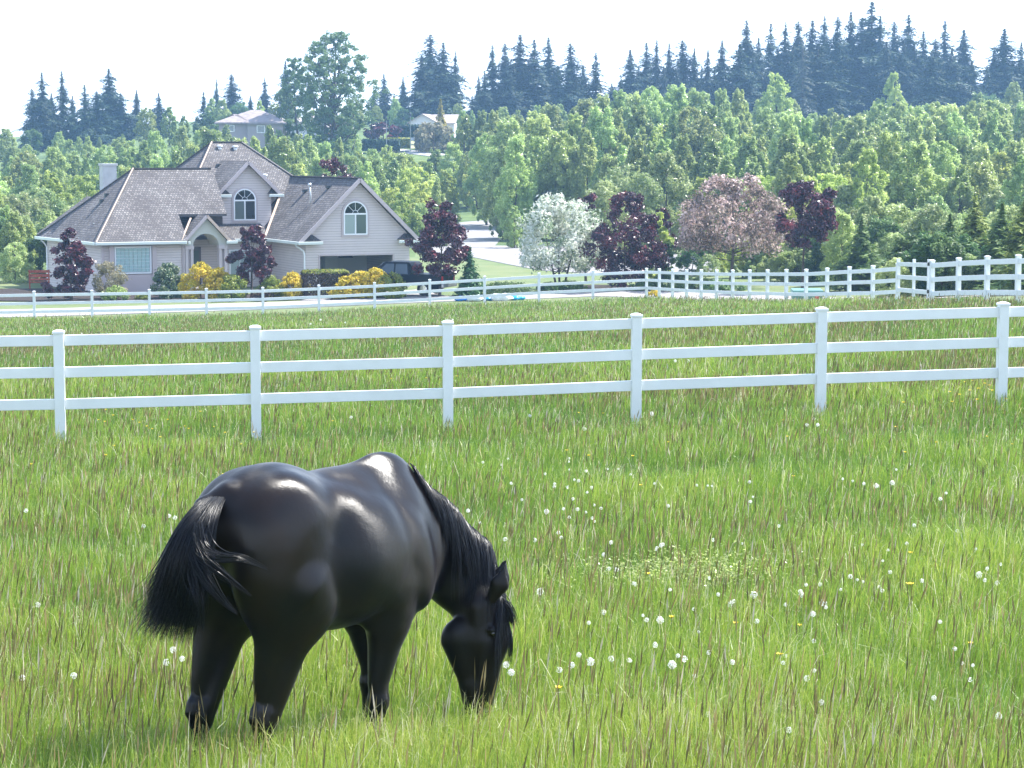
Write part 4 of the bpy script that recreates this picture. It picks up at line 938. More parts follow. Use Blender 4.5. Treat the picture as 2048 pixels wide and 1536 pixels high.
# ---- the dense wood on the right
row(930, 1480, 37, [(930, 225), (1000, 232), (1080, 222), (1160, 205), (1250, 192), (1330, 178), (1400, 176), (1480, 190)], 268, GR, 11, 'leafy tree at the back of the wood behind the blossom trees', 'back of the wood, left half', wid=.95)
row(1490, 2080, 37, [(1490, 205), (1560, 222), (1700, 222), (1850, 208), (1950, 200), (2080, 215)], 262, GR, 11, 'leafy tree at the back of the wood on the right', 'back of the wood, right half', wid=.95)
row(975, 1480, 40, [(975, 270), (1030, 240), (1100, 232), (1200, 225), (1300, 215), (1400, 215), (1480, 228)], 232, GR + [LM[1]], 11, 'leafy tree amid the wood behind the blossom trees', 'middle of the wood, left half', wid=.95)
row(1490, 2080, 40, [(1490, 235), (1600, 245), (1700, 240), (1900, 235), (2080, 240)], 226, GR + [LM[1]], 11, 'leafy tree amid the wood on the right', 'middle of the wood, right half', wid=.95)
row(1005, 1180, 34, [(990, 285), (1040, 262), (1100, 270), (1180, 262)], 203, GR, 11, 'full green tree at the wood edge beside the far road', 'front edge of the wood by the road', wid=.95, yj=4)
at_top(1030, 412, 186, GR[1], 11, 'small bright green sapling on the verge beside the far road', None, wid=1.3)
row(1190, 1560, 40, [(1190, 330), (1260, 295), (1350, 270), (1450, 285), (1560, 290)], 196, GR, 11, 'green tree rising behind the pink tree', 'trees rising behind the pink tree', wid=1.0)
row(1570, 2080, 42, [(1570, 285), (1700, 290), (1800, 285), (1950, 290), (2080, 280)], 190, GR + LM, 10.5, 'green tree in the third row of the right-hand wood', 'third row of the right-hand wood', wid=1.0)
at_top(1250, 332, 168, PL[0], 7, 'rounded pale green tree behind the dark red maple', None, wid=1.0)
at_top(1330, 305, 172, PL[1], 7, 'tall pale feathery tree between the dark maple and the pink tree', None, wid=1.05)
at_top(1205, 365, 160, PL[2], 7, 'low pale green tree between the blossom tree and the dark maple', None, wid=1.0)
row(1400, 2080, 46, [(1400, 360), (1500, 350), (1640, 345), (1760, 300), (1850, 345), (1950, 355), (2080, 330)], 158, LM + PL + GR[:2], 9, 'yellow-green tree in the second row of the right-hand wood', 'second row of the right-hand wood', wid=1.0)
row(1560, 2090, 42, [(1560, 415), (1660, 400), (1760, 370), (1850, 400), (1940, 410), (2090, 390)], 132, PL + LM, 8, 'pale bushy tree at the front of the right-hand wood', 'front of the right-hand wood', wid=1.1, yj=5)
row(1380, 1560, 34, [(1380, 500), (1450, 495), (1560, 480)], 136, PL + DP + LM, 8, 'low green bush beneath the pink tree', 'bushes beneath the pink tree', wid=1.3, yj=4)
row(1560, 1800, 34, [(1560, 488), (1650, 478), (1800, 455)], 123, PL + DP + GR[2:3], 8, 'low dark green bush behind the side fence', 'bushes behind the side fence', wid=1.3, yj=3)
CF = [conifer('young_conifer', 71, 8, 2.3, leaf_mat('light_conifer_needles', [(0.0, (0.12, 0.17, 0.04)), (1.0, (0.32, 0.38, 0.10))], .4, .55, .3), ls=.42, whorl=.34, dens=1.8, z0=.02), conifer('young_conifer', 72, 8, 2.7, leaf_mat('green_conifer_needles', [(0.0, (0.07, 0.13, 0.035)), (1.0, (0.22, 0.31, 0.09))], .4, .55, .3), ls=.42, whorl=.34, dens=1.8, z0=.02)]
_its = []
for px, top, Y, v in ((1948, 392, 96, 0), (1898, 425, 97, 1), (2002, 405, 90, 1), (2046, 398, 86, 0), (1722, 432, 112, 1), (1838, 445, 101, 1), (2090, 400, 84, 1)):
    _o = at_top(px, top, Y, CF[v], 8, 'young yellow-green conifer behind the right-hand fence', 'young conifers behind the right-hand fence', wid=1.5); _its.append((px, _o))
order_labels(_its)
row(1800, 2100, 30, [(1800, 500), (1900, 500), (2100, 490)], 92, DP + PL[2:], 8, 'dark low shrub filling the gap under the right-hand conifers', 'shrubs under the right-hand conifers', wid=1.5, yj=3)

# ---- the big cottonwood
ct = make_tree('cottonwood_tree', ML['mid'], 81, 23, 6.6, 4.0, lambda t: (0.55 + .45*math.sin(math.pi*min(1, t*1.05)))*roundp(min(1, t*.94+.03))**.6, 480, 26000, .27, .55, bark=m_bark, nl=70, top=.9, fill=.2, clr=(.05, .11), outl=.35)
at_top(672, 64, 305, ct, 23, 'big airy cottonwood standing alone above the main house roof', None, cat='tree', wid=1.12, rz=1.0)
dk = make_tree('cottonwood_tree', ML['mid'], 83, 16, 4.0, 2.0, ovoid, 170, 14000, .28, .3, nl=24, fill=.3, clr=(.10, .18), outl=.15)
at_top(598, 118, 325, dk, 16, 'narrower green tree just left of the big cottonwood', None, wid=.95)
at_top(676, 285, 285, DP[1], 10, 'dark green bush at the foot of the big cottonwood', None, wid=1.1)
at_top(648, 300, 280, DP[0], 10, 'dark green shrub left of the cottonwood foot', None, wid=1.0)
_its = []
for px, top, Y in ((560, 262, 322), (600, 268, 318), (640, 272, 312), (705, 262, 312)):
    _its.append((px, at_top(px, top, Y, DP[1] if px == 600 else GR[2], 10.5, 'round green bush on the slope below the hill houses', 'bushes below the hill houses', wid=1.2)))
order_labels(_its)
# ---- ornamental trees
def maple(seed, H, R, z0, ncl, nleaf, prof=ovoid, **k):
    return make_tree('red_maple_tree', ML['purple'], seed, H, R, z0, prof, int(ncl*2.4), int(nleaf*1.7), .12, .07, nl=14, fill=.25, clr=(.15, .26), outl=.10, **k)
def orn(t, px, base_Y, top, H, label, wid=1.0, rz=0.0):
    return at_top(px, top, base_Y, t, H, label, None, wid=wid, rz=rz)
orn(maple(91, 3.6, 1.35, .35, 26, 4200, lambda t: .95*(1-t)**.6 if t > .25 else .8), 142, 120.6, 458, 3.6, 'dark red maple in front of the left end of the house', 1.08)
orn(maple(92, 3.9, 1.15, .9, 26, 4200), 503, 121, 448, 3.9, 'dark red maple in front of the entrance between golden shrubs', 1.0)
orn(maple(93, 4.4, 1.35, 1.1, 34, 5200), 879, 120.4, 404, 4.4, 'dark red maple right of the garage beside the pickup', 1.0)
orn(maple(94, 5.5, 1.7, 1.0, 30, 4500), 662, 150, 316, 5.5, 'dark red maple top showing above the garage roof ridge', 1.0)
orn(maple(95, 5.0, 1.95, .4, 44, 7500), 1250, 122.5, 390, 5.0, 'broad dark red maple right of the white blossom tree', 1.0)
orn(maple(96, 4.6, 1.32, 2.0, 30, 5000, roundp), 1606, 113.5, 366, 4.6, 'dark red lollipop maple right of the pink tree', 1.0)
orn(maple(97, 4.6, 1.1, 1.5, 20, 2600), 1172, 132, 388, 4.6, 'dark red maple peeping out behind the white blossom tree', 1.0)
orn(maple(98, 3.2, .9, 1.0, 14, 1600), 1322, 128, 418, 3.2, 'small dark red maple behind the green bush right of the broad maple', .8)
bl = make_tree('blossom_tree', ML['white'], 101, 4.2, 2.15, .95, domep, 85, 11500, .115, .06, nl=24, forks=3, top=.6, clr=(.16, .28), fill=.45, outl=.08)
orn(bl, 1120, 125.5, 392, 4.2, 'white blossoming tree with several thin trunks beside the road', 1.0)
pk = make_tree('pink_tree', ML['pink'], 103, 5.6, 3.2, 2.0, lambda t: (.75+t if t < .25 else 1.0 if t < .42 else 1.0-(t-.42)*1.25), 105, 14000, .12, .10, nl=34, clr=(.11, .20), fill=.3, outl=.22)
orn(pk, 1462, 121.5, 352, 5.6, 'large pink and bronze leaved tree between two dark red maples', 1.0, 2.1)
gd = conifer('small_conifer', 105, 1.5, .72, leaf_mat('bright_spruce_needles', [(0, (.03, .09, .03)), (1, (.08, .2, .07))], .25, .5, .3), z0=.03, ls=.13, whorl=.085, dens=5)
at_top(940, 503, 120.5, gd, 1.5, 'small bright green conifer right of the garage maple', None, wid=1.05)
dc = make_tree('dark_shrub', ML['deep'], 107, 2.4, 1.0, .1, cone, 30, 3200, .12, .05, nl=6)
at_top(1337, 488, 124, dc, 2.4, 'dark rounded evergreen shrub right of the broad red maple', None, cat='shrub', wid=1.0)
yb = make_tree('lime_shrub', ML['lime'], 108, 3.0, .8, .2, ovoid, 20, 1800, .14, .05, nl=5)
at_top(1312, 428, 127, yb, 3.0, 'slim lime green shrub behind the broad red maple', None, cat='shrub')
# ---- shrubs at the house
def shrub(name, mt, seed, H, R, n, ls, px, Y, label, prof=domep, cat='shrub', group=None, ncl=46, sy=1.0, dx=0.0, clr=(.24, .36)):
    cm, C = crown_mesh(name + '_foliage', seed, H, R, .05, prof, ncl, n, ls, mt, clr=clr, fill=.45, outl=.02)
    e = empty(name); obj('stem', trunk_mesh(name + '_stem', H, .04, C, 6, m_bark, seed, 1, .6), e); obj('foliage', cm, e)
    p = gY(px, Y); e.location = tuple(p); k_ = 1.2 if group else 1.08; e.scale = (k_, k_*sy, k_*1.03); e.rotation_euler.z = dx
    tag(e, label, cat, group); return e
G = 'golden shrubs in front of the house'
shrub('golden_shrub', ML['gold'], 111, 1.60, .82, 5200, .085, 401, 120.6, 'tallest golden shrub, left of the golden row by the porch', group=G)
shrub('golden_shrub', ML['gold'], 112, 1.38, .75, 4200, .085, 434, 120.2, 'golden shrub in the middle of the row by the porch', group=G)
shrub('golden_shrub', ML['golddeep'], 113, 1.12, .70, 3800, .085, 462, 119.8, 'greener golden shrub at the right end of the row by the porch', group=G)
shrub('golden_shrub', ML['golddeep'], 114, 1.0, .72, 3400, .085, 546, 120.4, 'golden green shrub just right of the entrance maple', group=G)
shrub('golden_shrub', ML['gold'], 115, 1.16, .62, 3400, .085, 586, 120.4, 'golden shrub between the entrance maple and the brown hedge', group=G)
shrub('golden_shrub', ML['gold'], 116, .95, .62, 3000, .085, 692, 119.8, 'small golden shrub at the left of the group beside the truck', group=G)
shrub('golden_shrub', ML['gold'], 117, 1.15, .72, 3600, .085, 722, 120.2, 'golden shrub second from the left beside the truck', group=G)
shrub('golden_shrub', ML['gold'], 118, 1.28, .72, 3600, .085, 752, 120.0, 'highest golden shrub of the group beside the truck', group=G)
shrub('golden_shrub', ML['golddeep'], 119, 1.10, .66, 3400, .085, 783, 119.6, 'golden green shrub nearest the truck', group=G)
shrub('variegated_shrub', ML['varieg'], 121, 1.75, .85, 4500, .11, 334, 121.8, 'cream-flecked green shrub against the wall left of the porch', ncl=50)
shrub('twiggy_shrub', ML['tan'], 122, 1.85, .85, 5000, .07, 217, 121.3, 'rounded tan twiggy shrub left of the glass block window', ncl=50, prof=roundp)
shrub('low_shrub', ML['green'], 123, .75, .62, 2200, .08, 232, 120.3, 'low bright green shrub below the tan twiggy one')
shrub('low_shrub', ML['golddeep'], 124, .35, .35, 900, .06, 283, 121.0, 'tiny green-gold plant beneath the glass block window')
shrub('low_shrub', ML['hedge'], 125, .55, .55, 1500, .07, 523, 119.6, 'low brownish shrub at the foot of the entrance maple')
def hedge():
    rs = np.random.RandomState(7); n = 9000
    P = rs.rand(n, 3)*2 - 1; ax = rs.randint(0, 3, n); sg = rs.choice([-1, 1], n); P[np.arange(n), ax] = sg*(.86 + .14*rs.rand(n))
    L = np.linalg.norm(P**4, axis=1)**.25; P = P/np.maximum(L, 1)[:, None]
    nr = P + rs.normal(size=(n, 3))*.5
    top = P[:, 2] > .78
    Q = P*np.array([1.28, .75, .78]) + [0, 0, .80]
    V = quads(Q, nr, .09*(.6+.8*rs.rand(n)), rs)
    fm = (top & (rs.rand(n) < .85)).astype(int)
    e = empty('clipped_hedge'); obj('foliage', np_mesh('hedge_foliage', V, np.arange(4*n).reshape(-1, 4), [ML['hedge'], ML['golddeep']], False, {'rnd': rs.rand(n)}, fmat=fm), e)
    mb = MB(); 
    for k in range(5): mb.tube([(-1+.5*k, 0, -.1), (-1+.5*k, 0, .9)], [.03, .02], 6)
    mb.build('stem', m_bark, e)
    e.location = tuple(gY(650, 121.0)); e.rotation_euler.z = HYAW*.6; tag(e, 'clipped brown hedge with a greener top left of the truck', 'hedge')
hedge()
for i, (px, Y, s, lab) in enumerate([(1100, 123.5, (.55, .35), 'low clipped green shrub below the white blossom tree'), (1135, 124.2, (.7, .35), 'low green shrub under the right side of the white blossom tree'), (1012, 121.0, (1.1, .42), 'long low hedge of green shrubs behind the bags by the lane'), (1300, 121, (.6, .4), 'low green mound at the foot of the broad red maple'), (1390, 118.5, (1.0, .45), 'low dark green hedge behind the fence corner'), (1440, 117.2, (.8, .4), 'dark green mound under the left of the pink tree')]):
    e = shrub('low_shrub', ML['deep'], 140+i, s[1]*1.2, s[0]*1.3, 2600, .09, px, Y, lab, ncl=46, prof=domep, clr=(.18, .28))
shrub('low_shrub', ML['gold'], 150, .35, .3, 700, .06, 1309, 113.5, 'tiny yellow plant beside the fence corner post')

# the woods go on past both edges of the picture
row(-460, -80, 95, [(-460, 300), (-80, 300)], 255, GR + LM, 11, 'tree in the wood beyond the left edge', 'trees beyond the left edge', wid=1.2)
row(-460, -80, 95, [(-460, 250), (-80, 245)], 340, GR + DP, 11, 'tree on the slope beyond the left edge', 'trees on the slope beyond the left edge', wid=1.3)
row(-460, -80, 95, [(-460, 390), (-80, 390)], 185, PL + LM, 8, 'bushy tree beyond the left edge', 'bushy trees beyond the left edge', wid=1.3)
row(2130, 2500, 95, [(2130, 215), (2500, 220)], 262, GR, 11, 'tree in the wood beyond the right edge', 'trees beyond the right edge', wid=1.2)
row(2130, 2500, 95, [(2130, 280), (2500, 290)], 190, GR + LM, 11, 'nearer tree in the wood beyond the right edge', 'nearer trees beyond the right edge', wid=1.2)
row(2130, 2500, 95, [(2130, 390), (2500, 380)], 120, PL + LM, 8, 'bushy tree beyond the right edge', 'bushy trees beyond the right edge', wid=1.4)
# ================================================================ houses, hedges and lamp posts on the hill
m_hwall = mat('hill_house_wall', (0.34, 0.30, 0.31), 0.8); m_hwhite = mat('hill_house_white_wall', (0.62, 0.62, 0.66), 0.8)
m_hroof = noisy('hill_house_shingles', (0.22, 0.185, 0.185), (0.30, 0.26, 0.255), 1.5, 0.9); m_hroof2 = noisy('hill_house_tan_shingles', (0.30, 0.26, 0.25), (0.38, 0.33, 0.32), 1.5, 0.9)
def hip(mb, x0, x1, y0, y1, ze, zr, ov=.6):
    x0 -= ov; x1 += ov; y0 -= ov; y1 += ov; d = (y1-y0)/2
    V = [(x0,y0,ze),(x1,y0,ze),(x1,y1,ze),(x0,y1,ze),(x0+d*.95,(y0+y1)/2,zr),(x1-d*.95,(y0+y1)/2,zr),(x0,y0,ze-.25),(x1,y0,ze-.25),(x1,y1,ze-.25),(x0,y1,ze-.25)]
    mb.add(V, [(0,1,5,4),(1,2,5),(2,3,4,5),(3,0,4),(0,6,7,1),(1,7,8,2),(2,8,9,3),(3,9,6,0),(6,9,8,7)])
def hill_house(px, row_eave, Y, parts, label, yaw=0, wall=None, roof_m=None, gable=None, wins=()):
    z = at(px, row_eave, Y)[2]; x = (px-1024)/F_PX*Y
    e = empty('hill_house', (x, Y, z), math.radians(yaw)); tag(e, label, 'house')
    g = gz(x, Y) - z - 1.5
    for x0, x1, y0, y1, ze, zr in parts:
        mb = MB(); mb.box((x0, y0, g), (x1, y1, ze-.02)); mb.build('wall', wall or m_hwall, e)
        mb = MB(); hip(mb, x0, x1, y0, y1, ze, zr); mb.build('roof', roof_m or m_hroof, e)
    for x0, z0, x1, z1, yy in wins:
        mb = MB(); mb.box((x0, yy-.06, z0), (x1, yy+.02, z1)); wo = mb.build('window', m_white, e)
        mb = MB(); mb.box((x0+.12, yy-.09, z0+.12), (x1-.12, yy-.06, z1-.12)); mb.build('pane', m_glass, wo)
    return e
e = hill_house(510, 243, 325, [(-4.6, 4.4, 0, 8, 0, 1.75), (-.6, 4.6, -2.5, 3, -.2, 1.35), (-4.9, -.8, -1.2, 4, -.15, 1.1)], 'hip-roofed brown-grey house on the hill left of the cottonwood', wins=((-3.9, -1.5, -2.6, -.5, -1.2), (.8, -1.7, 2.0, -.6, -2.5)))
e = hill_house(622, 243, 345, [(-4.0, 4.6, 0, 8, .0, .95), (2.2, 6.0, -1.5, 4, -.9, .1)], 'flatter-roofed house on the hill half hidden by the cottonwood', roof_m=m_hroof2, wall=m_hwhite)
def pale_house():
    Y = 345; px = 853; z = at(px, 272, Y)[2]; x = (px-1024)/F_PX*Y
    e = empty('hill_house', (x, Y, z), math.radians(-8)); tag(e, 'pale white gabled house on the hill beneath the tall firs', 'house')
    g = gz(x, Y) - z - 1
    mb = MB(); mb.prism([(-2.6, g), (1.6, g), (1.6, 2.2), (-.5, 3.3), (-2.6, 2.2)], 0, 7); mb.build('wall', m_hwhite, e)
    mb = MB(); mb.box((1.6, 1.5, g), (4.2, 7, 2.0)); mb.build('wall', m_hwhite, e)
    mb = MB(); roof_faces(mb, [[(-2.95, -.4, 2.05), (-.5, -.4, 3.45), (-.5, 7.4, 3.45), (-2.95, 7.4, 2.05)], [(-.5, -.4, 3.45), (1.95, -.4, 2.05), (1.95, 7.4, 2.05), (-.5, 7.4, 3.45)], [(1.4, 1.1, 2.0), (4.5, 1.1, 2.0), (4.5, 4.2, 3.4), (0.2, 4.2, 3.4)]]); mb.build('roof', m_hroof2, e)
    for x0 in (-1.9, .1):
        mb = MB(); mb.box((x0, -.05, .8), (x0+.8, .05, 1.8)); w = mb.build('window', m_white, e); mb = MB(); mb.box((x0+.08, -.08, .88), (x0+.72, -.05, 1.72)); mb.build('pane', m_glass, w)
    mb = MB(); mb.box((-1.2, -.05, -1.3), (1.2, .06, .2)); mb.build('garage_door', m_white, e)
pale_house()
# hedge and low dark bushes by the hill road
def block_hedge(px, row, Y, w, h, d, label, mt, group=None):
    rs = np.random.RandomState(int(px)); n = 2600
    P = rs.rand(n, 3)*2-1; ax = rs.randint(0, 3, n); P[np.arange(n), ax] = rs.choice([-1, 1], n)*(.85+.15*rs.rand(n))
    V = quads(P*np.array([w/2, d/2, h/2]), P + rs.normal(size=(n, 3))*.5, .34*(.6+.8*rs.rand(n)), rs)
    p = at(px, row, Y); g = gz(p[0], p[1])
    e = obj('hedge', np_mesh('hedge_foliage', V, np.arange(4*n).reshape(-1, 4), mt, False, {'rnd': rs.rand(n)})); e.location = (p[0], p[1], max(p[2], g + h*.4)); tag(e, label, 'hedge', group)
block_hedge(762, 290, 325, 5.4, 1.5, 1.5, 'dark clipped hedge by the hill road right of the cottonwood', ML['fir'])
block_hedge(795, 286, 327, 3.6, 1.3, 1.5, 'lighter green hedge at the right end of the dark one', ML['golddeep'])
block_hedge(812, 262, 338, 5.0, 1.7, 1.2, 'long dark hedge running up to the pale hill house', ML['fir'])
block_hedge(884, 266, 338, 3.0, 1.3, 1.2, 'dark low hedge right of the pale hill house', ML['deep'])
m_path = noisy('hill_road_surface', (0.42, 0.41, 0.40), (0.5, 0.48, 0.47), 1, 0.9); m_drygrass = noisy('dry_hillside_grass', (0.22, 0.23, 0.12), (0.32, 0.31, 0.18), 0.4, 0.95, 0.4, 5)
tag(drape_poly('hillside_grass', [gp(760, 296), gp(905, 300), gp(915, 285), gp(900, 272), gp(850, 272), gp(830, 282)], m_drygrass, .05, 4.0), kind='structure')
tag(drape_poly('hill_path', ribbon_outline(sm([gp(735, 300), gp(790, 302), gp(830, 306), gp(880, 312)]), 3.5), m_path, .10, 4.0), kind='structure')
m_pole = mat('grey_lamp_pole', (0.22, 0.24, 0.25), 0.6)
def lamp(px, top, base, Y, label):
    p = at(px, base, Y); t = at(px, top, Y); e = empty('street_lamp', tuple(p)); h = t[2]-p[2]; tag(e, label, 'street lamp', 'street lamps on the hill road')
    mb = MB(); mb.tube([(0, 0, -2.5), (0, 0, h)], [.06, .04], 8); mb.build('pole', m_pole, e)
    mb = MB(); mb.tube([(0, 0, h-.02), (0, 0, h+.1), (0, 0, h+.35), (0, 0, h+.42)], [.06, .13, .15, .04], 10); mb.build('lamp_head', m_lead, e)
lamp(773, 240, 305, 300, 'grey street lamp by the dark hill hedge'); lamp(821, 232, 302, 305, 'grey street lamp left of the pale hill house')
yt = conifer('golden_conifer', 160, 7, 1.9, ML['yellowfir'], z0=.03, ls=.5, whorl=.4, dens=1.6)
at_top(882, 198, 332, yt, 7, 'golden yellow conifer right beside the pale hill house', None, wid=.9)
ys_ = make_tree('golden_shrub', ML['tan'], 161, 2.5, 2.6, .1, domep, 30, 2500, .35, .1, nl=5)
at_top(868, 248, 328, ys_, 2.5, 'spreading pale yellow shrub before the pale hill house', None, cat='shrub', wid=.8)
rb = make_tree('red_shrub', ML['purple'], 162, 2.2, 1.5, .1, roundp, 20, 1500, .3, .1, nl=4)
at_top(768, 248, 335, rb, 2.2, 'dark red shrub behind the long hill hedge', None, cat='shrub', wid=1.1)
at_top(926, 222, 318, GR[1], 11, 'slim green tree right of the golden conifer', None, wid=.9)
# ================================================================ meadow grass, seed stems, flowers
def attr_color(m, stops, attr='rnd'):
    a = nd(m, 'ShaderNodeAttribute'); a.attribute_name = attr; r = ramp(m, stops); lk(m, a.outputs['Fac'], r.inputs[0]); return r
m_grass = leaf_mat('meadow_grass_blades', [(0.0, (0.062, 0.150, 0.030)), (0.35, (0.130, 0.245, 0.036)), (0.62, (0.23, 0.345, 0.045)), (0.82, (0.38, 0.45, 0.075)), (0.93, (0.46, 0.46, 0.20)), (1.0, (0.66, 0.62, 0.46))], 0.5, 0.38, 0.5)
m_seed = leaf_mat('seed_stems', [(0.0, (0.095, 0.090, 0.034)), (0.45, (0.18, 0.145, 0.055)), (0.8, (0.36, 0.27, 0.12)), (1.0, (0.56, 0.48, 0.36))], 0.25, 0.6, 0.3)
def vnoise(x, y, s, seed):
    """smooth value noise"""
    rs = np.random.RandomState(seed); T = rs.rand(256, 256)
    u = x/s + 1000.3; v = y/s + 1000.7; i = np.floor(u).astype(int); j = np.floor(v).astype(int); f = u-i; g = v-j
    f = f*f*(3-2*f); g = g*g*(3-2*g); i &= 255; j &= 255; i1 = (i+1) & 255; j1 = (j+1) & 255
    return (T[i, j]*(1-f)+T[i1, j]*f)*(1-g) + (T[i, j1]*(1-f)+T[i1, j1]*f)*g
def scatter(rs, dens0, pw, Ya, Yb, margin=0.6, k=0.2375):
    """points with density dens0*(11/Y)^pw inside the field of view plus a margin"""
    Yg = np.linspace(Ya, Yb, 4000); w = dens0*(11.0/Yg)**pw*2*(k*Yg+margin); c = np.concatenate([[0], np.cumsum((w[1:]+w[:-1])/2*np.diff(Yg))])
    n = int(c[-1]); y = np.interp(rs.rand(n)*c[-1], c, Yg); x = (rs.rand(n)*2-1)*(k*y+margin)
    m = (y < fence_line_y(x) - 0.3)
    return x[m], y[m]
def blades(name, x, y, h, w, lean, rnd, mt, label, kcat, seed, curl=0.35, wind=(0.05, 0.01)):
    rs = np.random.RandomState(seed); n = len(x)
    a = rs.rand(n)*2*math.pi; fx_, fy_ = np.cos(a), np.sin(a)                 # width direction
    b = rs.rand(n)*2*math.pi; lx = np.cos(b)*lean + wind[0]*h; ly = np.sin(b)*lean + wind[1]*h
    z = terr(x, y); B = np.stack([x, y, z - 0.02], 1)
    W = np.stack([fx_*w, fy_*w, np.zeros(n)], 1)*.5; L = np.stack([lx, ly, np.zeros(n)], 1)
    up = np.stack([np.zeros(n), np.zeros(n), h], 1)
    m1 = B + up*.5 + L*.22; m2 = B + up*.85 + L*.62; tip = B + up*(1-.12*np.abs(rs.normal(size=n)))[:, None]*1.0 + L*1.05 - up*(curl*np.clip(rs.rand(n)-.6, 0, 1))[:, None]
    V = np.stack([B-W, B+W, m1+W*.95, m1-W*.95, m2+W*.6, m2-W*.6, tip], 1).reshape(-1, 3)
    i = np.arange(n)[:, None]*7
    Fq = np.concatenate([i+np.array([[0,1,2,3]]), i+np.array([[3,2,4,5]])], 0); Ft = i+np.array([[5,4,6]])
    me = np_mesh(name, V, [Fq, Ft], mt, False, {'rnd': np.concatenate([rnd, rnd, rnd])})
    o = obj(name, me); tag(o, label, kcat, kind='stuff'); return o
rs = np.random.RandomState(77)
x, y = scatter(rs, 3900, 1.62, 8.1, 30, 1.7)
x2, y2 = scatter(rs, 4000, 1.72, 30, 111, 5)
x = np.concatenate([x, x2]); y = np.concatenate([y, y2])
# the grass is cropped where the horse grazes
HP_ = (-0.75, 10.3)
P1 = vnoise(x, y, 1.7, 1); P2 = vnoise(x, y, 0.5, 2); P3 = vnoise(x, y*.8, 6.0, 3); far = np.clip((y-24)/30, 0, 1)
hd_ = np.hypot(x - HP_[0], y - HP_[1]); graze = 1 - .28*np.exp(-(hd_/1.4)**2)
h = graze*(0.20 + 0.15*P1 + 0.12*P2 + .06*P3)*(0.65 + 0.6*rs.rand(len(x)))*(1 - .12*far)
w = 0.0036*(y/11)**0.82*(0.7+.6*rs.rand(len(x)))
lean = h*np.abs(rs.normal(size=len(x)))*.28
rnd = np.clip(.20 + .34*P1*.9 + .22*(P3-.3) + .18*P2 + rs.normal(size=len(x))*.13 - far*.07, 0, .86)
dry = rs.rand(len(x)) < (.045 + .02*far); rnd[dry] = .90 + .1*rs.rand(dry.sum()); h[dry] *= 1.15
blades('meadow_grass', x, y, h, w, lean, rnd, m_grass, 'tall fresh green meadow grass covering the paddock', 'grass', 5)
# seed stems: taller, brown-tipped, thicker in drifts
x, y = scatter(rs, 200, 1.75, 7.9, 30, 1.7); x2, y2 = scatter(rs, 620, 1.65, 30, 110, 5)
x = np.concatenate([x, x2]); y = np.concatenate([y, y2])
D = vnoise(x, y, 1.9, 11)*.6 + vnoise(x, y, 5.0, 12)*.55
keep = rs.rand(len(x)) < np.clip((D-.42)*2.6, .30, 1); x, y = x[keep], y[keep]
n = len(x); far = np.clip((y-24)/40, 0, 1)
h = (.38 + .22*rs.rand(n))*(1-.18*far); hw_ = 0.0018*(y/11)**.50
a = rs.rand(n)*6.283; le = h*(.05+.16*rs.rand(n)); L = np.stack([np.cos(a)*le + .06*h, np.sin(a)*le + .02*h, np.zeros(n)], 1)
B = np.stack([x, y, terr(x, y)-.02], 1); U = np.stack([np.zeros(n), np.zeros(n), h], 1)
T0 = B; T1 = B + U*.55 + L*.35; T2 = B + U*.76 + L*.66; T3 = B + U*.86 + L*.82; T4 = B + U + L*1.05
W = np.stack([np.cos(a+1.2), np.sin(a+1.2)*.6, np.zeros(n)], 1)*hw_[:, None]
sw = (1.6 + 1.4*rs.rand(n))[:, None]
V = np.stack([T0-W*.5, T0+W*.5, T1+W*.45, T1-W*.45, T2+W*.5, T2-W*.5, T3+W*sw, T3-W*sw, T4], 1).reshape(-1, 3)
i = np.arange(n)[:, None]*9
Fq = np.concatenate([i+np.array([[0,1,2,3]]), i+np.array([[3,2,4,5]]), i+np.array([[5,4,6,7]])], 0); Ft = i+np.array([[7,6,8]])
r0 = np.clip(rs.rand(n)*.9 + .05, 0, .80); r0[rs.rand(n) < .06] = 1.0
tag(obj('seed_stems', np_mesh('seed_stems', V, [Fq, Ft], m_seed, False, {'rnd': np.concatenate([r0, r0, r0, r0])})), 'brown-tipped seed stems standing above the meadow grass', 'grass', kind='stuff')

# ---- dandelion clocks and buttercups
m_fluff = mat('white_seed_fluff', (0.82, 0.82, 0.78), 0.9, 0.2); m_stem = mat('flower_stem', (0.12, 0.18, 0.05), 0.7); m_yel = mat('yellow_petals', (0.80, 0.58, 0.02), 0.6)
_t = nd(m_fluff, 'ShaderNodeBsdfTranslucent'); _t.inputs[0].default_value = (.85, .85, .8, 1); _x = nd(m_fluff, 'ShaderNodeMixShader'); _x.inputs[0].default_value = .5
lk(m_fluff, bsdf(m_fluff).outputs[0], _x.inputs[1]); lk(m_fluff, _t.outputs[0], _x.inputs[2]); lk(m_fluff, _x.outputs[0], m_fluff.node_tree.nodes['Material Output'].inputs[0])
def dandelion(seed, ragged=0.0):
    rs = np.random.RandomState(seed); e = empty('dandelion_clock')
    mb = MB(); mb.tube([(0, 0, -.02), (.008, .003, .18), (.0, 0, .36)], [.003, .0025, .0025], 5); mb.build('stem', m_stem, e)
    n = 110; u = rs.normal(size=(n, 3)); u /= np.linalg.norm(u, axis=1, keepdims=True)
    if ragged: u = u[(u[:, 0] < 1-ragged)]; n = len(u)
    c = u*.019*(.85+.25*rs.rand(n))[:, None]; V = quads(c, u + rs.normal(size=(n, 3))*.3, .0085*np.ones(n), rs, 1.2)
    s = MB(); s.v.append(V); s.f = np.arange(len(V)).reshape(-1, 4).tolist(); s.m = [0]*n; s.uv = [(0, 0)]*(4*n); s.n = len(V)
    s.ball((0, 0, 0), .0045, 8, 6)
    o = s.build('seed_head', m_fluff, e); o.location = (0, 0, .37)
    return e
